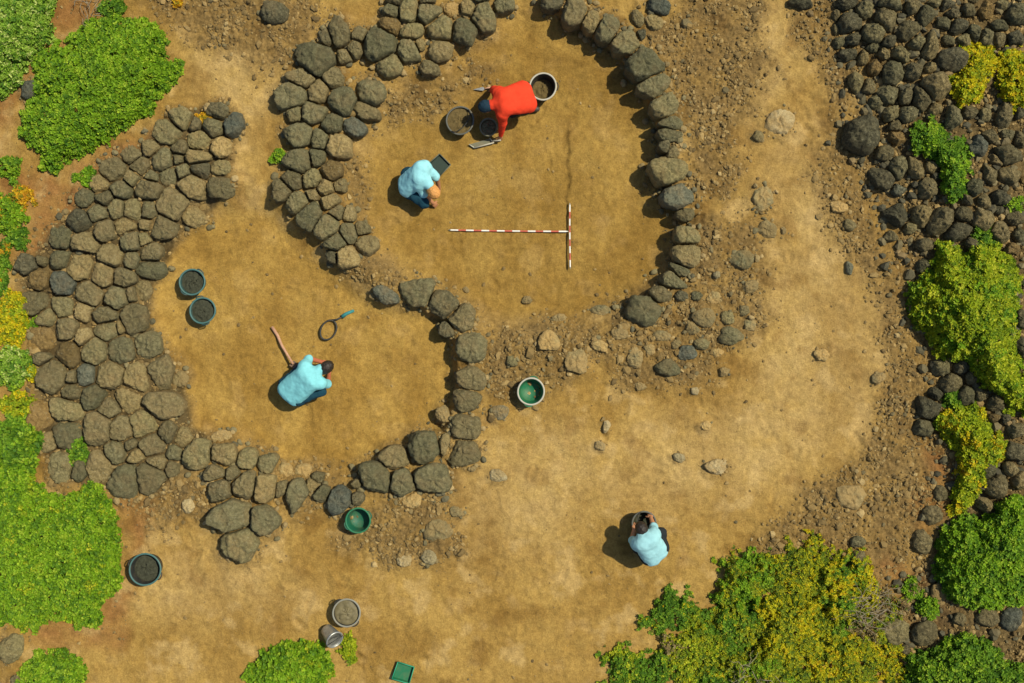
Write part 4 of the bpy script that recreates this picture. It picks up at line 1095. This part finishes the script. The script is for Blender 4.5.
# ------------------------------------------------------------------ trays, poles and hand tools
def tray(corners, label, wall_mat, rim_mat, wall=0.05, name="tray", cat="tray", zoff=0.02, handle=False):
    P = [G(x, y, zoff + wall) for x, y in corners]
    c = np.mean(P, 0); c[2] = gz(c[0], c[1]) + zoff
    t = thing(name, c, 0, label, cat)
    Q = np.array([p[:2] - c[:2] for p in P])
    # counter-clockwise seen from above
    if np.sum(Q[:, 0] * np.roll(Q[:, 1], -1) - np.roll(Q[:, 0], -1) * Q[:, 1]) < 0: Q = Q[::-1]
    def ring(s, z): return [(x * s, y * s, z) for x, y in Q]
    V = ring(0.90, 0.0) + ring(1.0, wall) + ring(0.94, wall) + ring(0.85, 0.008)
    F = [(3, 2, 1, 0)]
    for a in (0, 4, 8):
        F += [(a + k, a + (k + 1) % 4, a + 4 + (k + 1) % 4, a + 4 + k) for k in range(4)]
    F += [(12, 13, 14, 15)]
    MB().add(V, F).build("tray_body", wall_mat, t, False)
    b = MB()
    for k in range(4):
        p, q = np.array([*Q[k] * 0.97, wall + 0.004]), np.array([*Q[(k + 1) % 4] * 0.97, wall + 0.004])
        b.tube([p, (p + q) / 2, q], 0.007, 0.007, 6)
    b.build("tray_rim", rim_mat, t)
    return t
tray([(439.5,153.5),(451,165),(440,176.5),(428,164)], "dark green-black square tray by the ginger-haired person", M_TRAY, plain("tray_rim_grey", (0.10, 0.115, 0.085)), 0.035, zoff=0.10)
tray([(397.7,661.7),(414.5,667),(409.5,684),(391.5,679)], "bright green square tray at the bottom edge", M_GREEN, plain("tray_rim_green", (0.03, 0.30, 0.16)), 0.06)

def pole(p0, p1, nb, r, label, group="red and white ranging poles"):
    p0, p1 = np.array(p0), np.array(p1)
    d = p1 - p0; L_ = np.linalg.norm(d); d /= L_
    a = np.cross(d, (0, 0, 1)); a /= np.linalg.norm(a); b = np.cross(d, a)
    ns = 10; V = []; F = []; mi = []
    st = [0.0, 0.03] + [0.03 + (L_ - 0.06) * k / nb for k in range(1, nb)] + [L_ - 0.03, L_]
    for i, s_ in enumerate(st):
        rr = r * (0.35 if i in (0, len(st) - 1) else 1.0)
        sag = 0.004 * math.sin(math.pi * s_ / L_)
        for k in range(ns):
            t = 2 * math.pi * k / ns
            V.append(p0 + d * s_ + rr * (math.cos(t) * a + math.sin(t) * b) + a * sag)
    for i in range(len(st) - 1):
        for k in range(ns):
            F.append((i * ns + k, i * ns + (k + 1) % ns, (i + 1) * ns + (k + 1) % ns, (i + 1) * ns + k))
            mi.append(2 if i in (0, len(st) - 2) else (i % 2))
    V = np.array(V) - p0
    o = mesh_np("ranging_pole", V, np.array(F), [M_RED, M_WHITE, M_STEEL], True, None, None, mi, tuple(p0))
    tag(o, label, "pole", group)
zq = 0.028
pole(G(448.5, 230, zq), G(568.5, 231.5, zq), 15, 0.0120, "horizontal red and white ranging pole on the upper pit floor")
pole(G(569.8, 203, 0.03), G(570.2, 269, zq + 0.03), 9, 0.0105, "vertical red and white ranging pole at the other's right end")

# wooden digging handle behind the left pit person, with pick head at its foot
p0, p1 = G(272, 327, 0.03), G(293, 364, 0.12)
t = thing("hoe", p0, 0, "wooden hoe with its long handle behind the left pit person", "hoe")
mid = (p0 + p1) / 2 + np.array([-0.012, 0.006, 0.005])
b = MB(); b.tube([p0 - p0, (p0 * 0.75 + p1 * 0.25) - p0 + np.array([0.008, 0.004, 0]), mid - p0, p1 - p0], 0.024, 0.017, 10); b.build("handle", M_WOOD, t)
b = MB(); e = p1 - p0; b.box(e + np.array([0.02, -0.03, -0.05]), (0.10, 0.14, 0.012), 0.9, 0.5); b.build("blade", M_RUST, t, False)

# black hoop with teal strap handle
o = G(328.5, 330, 0.03)
t = thing("hoop_tool", o, 0, "black hoop tool with teal handle lying in the left pit", "tool")
ax = math.radians(62)
pts = []
for a in np.linspace(0, 2 * math.pi, 33):
    u, v = 0.150 * math.cos(a), 0.105 * math.sin(a)
    pts.append((u * math.cos(ax) - v * math.sin(ax), u * math.sin(ax) + v * math.cos(ax), 0.01 + 0.012 * math.sin(a)))
MB().tube(pts, 0.013, 0.013, 8).build("hoop", M_BLACK, t)
h0 = G(337, 319.5, 0.03) - o; h1 = G(354, 310.5, 0.035) - o
MB().tube([np.array(pts[2]), h0, h0 * 0.6 + h1 * 0.4], 0.012, 0.014, 8).build("ferrule", M_BLACK, t)
MB().tube([h0 * 0.7 + h1 * 0.3, h0 * 0.45 + h1 * 0.55 + np.array([0, 0.012, 0.0]), h1], 0.030, 0.020, 10).build("handle", M_STRAP, t)

# hand shovel with pale edges by the orange-shirted person's hand
o = G(482, 143, 0.03)
t = thing("dustpan", o, 0, "pale-edged brown dustpan under the orange-shirted person's hand", "dustpan")
cs = [(469,144.5),(474.5,148),(494,143),(489.5,138.5)]
cp = [G(x, y, 0.03) - o for x, y in cs]
V = [*cp] + [p + np.array([0, 0, -0.02]) for p in cp]
MB().add(V, [(0, 1, 2, 3), (7, 6, 5, 4), (0, 4, 5, 1), (1, 5, 6, 2), (2, 6, 7, 3), (3, 7, 4, 0)]).build("pan", M_OLIVE, t, False)
b = MB(); b.tube([cp[0] + (0, 0, .012), cp[1] + (0, 0, .012)], 0.008); b.tube([cp[1] + (0, 0, .015), cp[2] + (0, 0, .03)], 0.011); b.tube([cp[2] + (0, 0, .03), cp[3] + (0, 0, .03)], 0.009)
b.build("pan_edge", M_PALERIM, t)
hd = [G(491.5, 141, 0.05) - o, G(496, 140.5, 0.09) - o, G(501, 140, 0.10) - o]
MB().tube(hd, 0.013, 0.013, 8).build("handle", M_PALERIM, t)
# trowel in the other hand
o = G(480, 89, 0.02)
t = thing("trowel", o, 0, "thin grey trowel on the ground above the orange-shirted person", "trowel")
a0, a1, a2 = G(473, 89.5, 0.02) - o, G(483, 88.8, 0.03) - o, G(492, 87, 0.05) - o
sd = np.array([0.0, 0.028, 0])
MB().add([a0, a1 + sd, a1 - sd, a1 + (0.03, 0, 0.004), a0 - (0, 0, .006), a1 + sd - (0, 0, .006), a1 - sd - (0, 0, .006), a1 + (0.03, 0, -0.003)],
         [(0, 2, 3, 1), (4, 5, 7, 6), (0, 1, 5, 4), (1, 3, 7, 5), (3, 2, 6, 7), (2, 0, 4, 6)]).build("blade", M_STEEL, t, False)
MB().tube([a1 + (0.02, 0, 0.0), a1 * 0.5 + a2 * 0.5, a2], 0.010, 0.013, 8).build("handle", M_WOOD, t)

# ------------------------------------------------------------------ people: one smooth surface each, grown from a distance field
class Field:
    def __init__(s, lo, hi, h):
        s.lo = np.array(lo) - 3 * h; s.h = h
        s.n = np.ceil((np.array(hi) + 3 * h - s.lo) / h).astype(int) + 1
        s.f = np.full(s.n, 0.08, np.float32)
    def _sub(s, lo, hi):
        i0 = np.clip(np.floor((np.array(lo) - s.lo) / s.h).astype(int), 0, s.n - 1); i1 = np.clip(np.ceil((np.array(hi) - s.lo) / s.h).astype(int) + 1, 1, s.n)
        sl = tuple(slice(a, b) for a, b in zip(i0, i1))
        g = np.meshgrid(*[s.lo[k] + np.arange(i0[k], i1[k]) * s.h for k in range(3)], indexing='ij')
        return sl, np.stack(g, -1)
    def _mix(s, sl, d, k):
        a = s.f[sl]
        h = np.clip(0.5 + 0.5 * (a - d) / k, 0, 1)
        s.f[sl] = a * (1 - h) + d * h - k * h * (1 - h)
    def cone(s, a, b, ra, rb, k=0.03):
        a, b = np.array(a, float), np.array(b, float); m = max(ra, rb) + 0.09
        sl, p = s._sub(np.minimum(a, b) - m, np.maximum(a, b) + m)
        e = b - a; t = np.clip(((p - a) @ e) / (e @ e + 1e-9), 0, 1)
        d = np.linalg.norm(p - a - t[..., None] * e, axis=-1) - (ra + (rb - ra) * t)
        s._mix(sl, d, k); return s
    def ellipsoid(s, c, axes, R, k=0.03):
        """axes: three half sizes along the columns of R"""
        c = np.array(c, float); m = max(axes) + 0.09
        sl, p = s._sub(c - m, c + m)
        q = (p - c) @ np.asarray(R); ax = np.array(axes)
        k0 = np.linalg.norm(q / ax, axis=-1); k1 = np.linalg.norm(q / ax**2, axis=-1) + 1e-6
        s._mix(sl, k0 * (k0 - 1) / k1, k); return s
    def wrinkle(s, amp, freq, seed=0.0):
        sl, p = s._sub(s.lo, s.lo + s.n * s.h)
        m = np.abs(s.f[sl]) < 0.05
        v = np.zeros(s.f[sl].shape, np.float32)
        q = p[m]
        v[m] = (0.0075 * (np.abs(pnoise(q[:, 0] * 7 + 3, q[:, 1] * 7 + seed, q[:, 2] * 7)) - 0.2) if freq < 9 else 0) + amp * (pnoise(q[:, 0] * freq + seed, q[:, 1] * freq, q[:, 2] * freq) + 0.5 * pnoise(q[:, 0] * freq * 2.3, q[:, 1] * freq * 2.3 + seed, q[:, 2] * freq * 2.3))
        s.f[sl] += v; return s
    def mesh(s):
        f = s.f; n = np.array(f.shape); neg = f < 0
        act = np.zeros(n - 1, bool); cnt = np.zeros(n - 1, np.int8)
        for i in (0, 1):
            for j in (0, 1):
                for k in (0, 1): cnt += neg[i:n[0]-1+i, j:n[1]-1+j, k:n[2]-1+k]
        act = (cnt > 0) & (cnt < 8)
        ids = np.full(n - 1, -1, np.int64); ids[act] = np.arange(act.sum())
        I = np.argwhere(act)
        acc = np.zeros((len(I), 3)); num = np.zeros(len(I))
        cor = [(i, j, k) for i in (0, 1) for j in (0, 1) for k in (0, 1)]
        for a in cor:
            for ax in range(3):
                if a[ax]: continue
                b = list(a); b[ax] = 1
                fa = f[I[:, 0] + a[0], I[:, 1] + a[1], I[:, 2] + a[2]]; fb = f[I[:, 0] + b[0], I[:, 1] + b[1], I[:, 2] + b[2]]
                m = (fa < 0) != (fb < 0)
                t = fa[m] / (fa[m] - fb[m])
                pt = np.array(a, float)[None] + np.zeros((m.sum(), 3)); pt[:, ax] = t
                acc[m] += pt; num[m] += 1
        V = (I + acc / num[:, None]) * s.h + s.lo
        F = []
        for ax in range(3):
            u, v = (ax + 1) % 3, (ax + 2) % 3
            sl0 = [slice(None)] * 3; sl1 = [slice(None)] * 3
            sl0[ax] = slice(0, -1); sl1[ax] = slice(1, None)
            a, b = neg[tuple(sl0)], neg[tuple(sl1)]
            X = np.argwhere(a != b)
            X = X[(X[:, u] > 0) & (X[:, v] > 0) & (X[:, u] < n[u] - 1) & (X[:, v] < n[v] - 1)]
            ins = a[X[:, 0], X[:, 1], X[:, 2]]
            def cid(du, dv):
                Y = X.copy(); Y[:, u] += du; Y[:, v] += dv; return ids[Y[:, 0], Y[:, 1], Y[:, 2]]
            q = np.stack([cid(-1, -1), cid(0, -1), cid(0, 0), cid(-1, 0)], 1)
            q[~ins] = q[~ins][:, ::-1]
            F.append(q)
        F = np.concatenate(F); F = F[(F >= 0).all(1)]
        return V, F

def unit(v): v = np.array(v, float); return v / (np.linalg.norm(v) + 1e-9)
def frame(up, fwd):
    u = unit(up); f = unit(np.array(fwd) - u * np.dot(fwd, u)); l = np.cross(u, f)
    return np.stack([f, l, u], 1)      # columns: forward, left, up

def add_hand(fl, wrist, d, n, side, curl=0.9):
    """palm with four unequal fingers and a thumb; d towards the fingertips, n = palm side"""
    d = unit(d); n = unit(np.array(n) - d * np.dot(n, d)); s = np.cross(n, d) * side
    c = np.array(wrist) + d * 0.045
    fl.ellipsoid(c, (0.048, 0.040, 0.017), np.stack([d, s, n], 1), 0.012)
    for i, (off, ln) in enumerate(((0.029, 0.068), (0.010, 0.076), (-0.010, 0.070), (-0.028, 0.055))):
        k0 = c + d * 0.034 + s * off
        d1 = unit(d + 0.25 * curl * n + s * off * 4); k1 = k0 + d1 * ln * 0.5
        d2 = unit(d1 + 0.9 * curl * n); k2 = k1 + d2 * ln * 0.5
        fl.cone(k0, k1, 0.0088, 0.0080, 0.005); fl.cone(k1, k2, 0.0080, 0.0066, 0.005)
    t0 = c - d * 0.012 + s * 0.030
    t1 = t0 + unit(d * 0.6 + s * 0.8 + n * 0.3) * 0.036; t2 = t1 + unit(d + s * 0.1 + n * 0.5) * 0.030
    fl.cone(t0, t1, 0.013, 0.010, 0.008); fl.cone(t1, t2, 0.010, 0.0075, 0.005)

def person(J, label, shirt_mat, pant_mat, skin, hair_mat, hair_name="hair", shirt_cover=1.0, long_sleeve=(False, False)):
    """J: joints as world points. L/R = person's left and right"""
    org = np.array([*J['pelvis'][:2], min(J['footL'][2], J['footR'][2]) - 0.03])
    t = thing("person", org, 0, label, "person")
    pts = np.array(list(v for k, v in J.items() if k not in ('face', 'crown', 'hemw', 'hemx')))
    lo, hi = pts.min(0) - 0.22, pts.max(0) + 0.22
    # --- body
    b = Field(lo, hi, 0.0068)
    pel, che, nk, hd = J['pelvis'], J['chest'], J['neck'], J['head']
    b.cone(pel, che, 0.095, 0.095, 0.04); b.cone(che, nk, 0.09, 0.052, 0.04); b.cone(nk, hd, 0.054, 0.055, 0.03)
    R = frame(J['crown'], J['face'])
    f_, l_, u_ = R[:, 0], R[:, 1], R[:, 2]
    b.ellipsoid(hd + u_ * 0.02 - f_ * 0.01, (0.096, 0.077, 0.095), R, 0.02)
    b.ellipsoid(hd - u_ * 0.05 + f_ * 0.025, (0.065, 0.058, 0.065), R, 0.03)
    b.cone(hd + f_ * 0.085 + u_ * 0.005, hd + f_ * 0.108 - u_ * 0.028, 0.010, 0.014, 0.012)      # nose
    b.ellipsoid(hd + f_ * 0.082 - u_ * 0.062, (0.012, 0.024, 0.008), R, 0.006)                    # lips
    for sg in (-1, 1): b.ellipsoid(hd + l_ * 0.078 * sg - u_ * 0.01, (0.016, 0.009, 0.030), R, 0.006)
    for S in 'LR':
        sh, elb, wr = J['sh' + S], J['el' + S], J['ha' + S]
        b.cone(che, sh, 0.075, 0.052, 0.04)
        b.cone(sh, elb, 0.050, 0.040, 0.02); b.cone(elb, wr, 0.040, 0.027, 0.015)
        d = unit(np.array(wr) - np.array(elb))
        pn = np.array([0, 0, -1.0]) if abs(d[2]) < 0.85 else unit(np.array(che) - np.array(wr))
        add_hand(b, wr, d, pn, 1 if S == 'L' else -1)
        hp, kn, ft, to = J['hip' + S], J['knee' + S], J['foot' + S], J['toe' + S]
        b.cone(pel, hp, 0.11, 0.09, 0.05); b.cone(hp, kn, 0.085, 0.056, 0.03); b.cone(kn, ft, 0.056, 0.038, 0.02); b.cone(ft, to, 0.042, 0.030, 0.02)
    V, F = b.mesh()
    mesh_np("body", V - org, F, [skin], True, None, t)
    for sg in (-1, 1):
        e = MB(); c = hd + f_ * 0.080 + l_ * 0.031 * sg + u_ * 0.012 - org
        e.add(IV2 * 0.011 + c, None, IF2).build("eye", M_EYE, t)
    # --- hair / cap
    hf = Field(hd - 0.2, hd + 0.2, 0.006)
    hf.ellipsoid(hd + u_ * 0.026 - f_ * 0.018, (0.103, 0.086, 0.098), R, 0.01)
    hf.ellipsoid(hd - u_ * 0.035 - f_ * 0.035, (0.068, 0.075, 0.065), R, 0.03)
    sl, p = hf._sub(hf.lo, hf.lo + hf.n * hf.h)
    q = (p - hd) @ R
    hf.f[sl] = np.maximum(hf.f[sl], (q[..., 0] - 0.045 - 0.55 * np.maximum(q[..., 2], -0.03)) * 0.8)
    hf.wrinkle(0.006, 38, 3.0)
    V, F = hf.mesh(); mesh_np(hair_name, V - org, F, [hair_mat], True, None, t)
    # --- shirt
    c = Field(lo, hi, 0.0085)
    hl, hr = np.array(J['hipL']), np.array(J['hipR'])
    hem = np.array(pel) + (np.array(pel) - np.array(che)) * J.get('hemx', 0.12)
    wv = (hl - hr) * J.get('hemw', 0.75)
    up = np.array([0, 0, 0.03])
    sw = (np.array(J['shL']) - np.array(J['shR']))
    midp = (np.array(pel) + np.array(che)) / 2
    for q in (-0.5, -0.17, 0.17, 0.5):
        c.cone(hem + wv * q + up, np.array(che) + sw * q * 0.62 + up * 0.5, 0.118, 0.100, 0.05)
    c.cone(np.array(J['shL']), np.array(J['shR']), 0.074, 0.074, 0.06)
    c.cone(np.array(che) + sw * 0.25, np.array(J['shL']), 0.10, 0.074, 0.06); c.cone(np.array(che) - sw * 0.25, np.array(J['shR']), 0.10, 0.074, 0.06)
    c.cone(che, np.array(nk) * 0.75 + np.array(hd) * 0.25, 0.105, 0.074, 0.05)
    for S, ls in zip('LR', long_sleeve):
        sh, elb, wr = np.array(J['sh' + S]), np.array(J['el' + S]), np.array(J['ha' + S])
        c.cone(sh, sh * 0.12 + elb * 0.88, 0.076, 0.064, 0.04)
        if ls: c.cone(sh * 0.12 + elb * 0.88, elb * 0.12 + wr * 0.88, 0.060, 0.038, 0.02)
    c.wrinkle(0.006, 8, 5.0); c.wrinkle(0.0015, 22, 9.0)
    V, F = c.mesh(); mesh_np("shirt", V - org, F, [shirt_mat], True, None, t)
    # --- trousers
    p_ = Field(lo, hi, 0.0085)
    p_.cone(hl, hr, 0.112, 0.112, 0.04); p_.cone(pel, midp, 0.108, 0.095, 0.04)
    for S in 'LR':
        p_.cone(J['hip' + S], J['knee' + S], 0.102, 0.074, 0.03); p_.cone(J['knee' + S], J['foot' + S], 0.074, 0.056, 0.03)
    p_.wrinkle(0.009, 13, 2.0)
    V, F = p_.mesh(); mesh_np("trousers", V - org, F, [pant_mat], True, None, t)
    for S in 'LR':
        s_ = Field(np.minimum(J['foot' + S], J['toe' + S]) - 0.12, np.maximum(J['foot' + S], J['toe' + S]) + 0.12, 0.008)
        s_.cone(J['foot' + S], J['toe' + S], 0.052, 0.042, 0.02)
        V, F = s_.mesh(); mesh_np("shoe", V - org, F, [M_SHOE], True, None, t)
    return t

def joints(gpx, spec, face, crown):
    """joints from photo pixels and heights above the ground at gpx"""
    z0 = float(G(*gpx)[2])
    J = {k: W(v[0], v[1], z0 + v[2]) for k, v in spec.items()}
    J['face'] = np.array(face, float); J['crown'] = np.array(crown, float)
    return J

# left pit, facing up-right
J = joints((302, 385), dict(pelvis=(293,391,.34), chest=(309,377,.56), neck=(318,370,.58), head=(326.5,367.5,.53),
    shL=(305,366,.55), elL=(309,358.5,.42), haL=(322,362,.22), shR=(320,383,.55), elR=(328,384,.36), haR=(329,375,.13),
    hipL=(286,385,.33), hipR=(299,398,.33), kneeL=(306,364,.34), footL=(293,377,.05), toeL=(302,370,.04), kneeR=(321,391,.36), footR=(306,396,.05), toeR=(316,391,.04)),
    (0.45, 0.35, -0.85), (0.75, 0.6, 0.45))
person(J, "pale blue shirted person with dark hair crouching in the left pit", M_CYAN, M_JEANS, M_SKINRED, M_HAIR)

# upper pit, curled towards lower right, ginger hair
J = joints((420, 185), dict(pelvis=(409,184,.34), chest=(420,173,.58), neck=(427,182,.57), head=(433.5,191.5,.50),
    shL=(425,167,.55), elL=(437,178,.38), haL=(439,188,.16), shR=(419,184,.52), elR=(424,195,.34), haR=(433,203,.12),
    hipL=(409,175,.32), hipR=(408,190,.30), kneeL=(424,172,.33), footL=(413,178,.05), toeL=(420,176,.04), kneeR=(424,203,.30), footR=(412,193,.05), toeR=(420,200,.04)),
    (0.35, -0.45, -0.85), (0.5, -0.85, 0.4))
J['hemw'] = 0.6
person(J, "ginger-haired person in pale blue shirt crouching in the upper pit", M_CYAN2, M_JEANS, M_SKIN, M_GINGER)

# lower right, leaning over a bucket
J = joints((650, 545), dict(pelvis=(654,552,.34), chest=(646,541,.58), neck=(643,535,.58), head=(641.5,529,.55),
    shL=(637,544,.54), elL=(632,540,.38), haL=(634,530,.28), shR=(654,534,.54), elR=(653.5,526,.40), haR=(651,518,.27),
    hipL=(649,558,.33), hipR=(661,547,.33), kneeL=(638,548,.36), footL=(647,554,.05), toeL=(641,548,.04), kneeR=(661,533,.38), footR=(662,545,.05), toeR=(660,538,.04)),
    (-0.25, 0.45, -0.85), (-0.35, 0.8, 0.45))
person(J, "person in pale blue shirt bent over a bucket at the lower right", M_CYAN3, M_DARKPANT, M_SKIN, M_HAIR)

# orange-red shirt, kneeling and facing left
J = joints((512, 105), dict(pelvis=(523,98,.46), chest=(504,102,.62), neck=(494,104,.62), head=(486,106.5,.57),
    shL=(502,114,.58), elL=(503,124,.40), haL=(500.5,136,.15), shR=(498,93,.58), elR=(494,90,.36), haR=(492,88.5,.10),
    hipL=(526,106,.45), hipR=(520,90,.45), kneeL=(512,112,.10), footL=(530,108,.07), toeL=(537,109,.05), kneeR=(507,92,.10), footR=(520,91,.07), toeR=(527.5,93,.05)),
    (-0.5, -0.1, -0.85), (-0.85, -0.15, 0.5))
J['hemx'] = 0.14; J['hemw'] = 1.0
person(J, "person in orange-red shirt and navy cap kneeling in the upper pit", M_ORANGE, M_DARKPANT, M_SKIN, M_NAVY, "cap", long_sleeve=(True, True))
print("stones", n_stone)
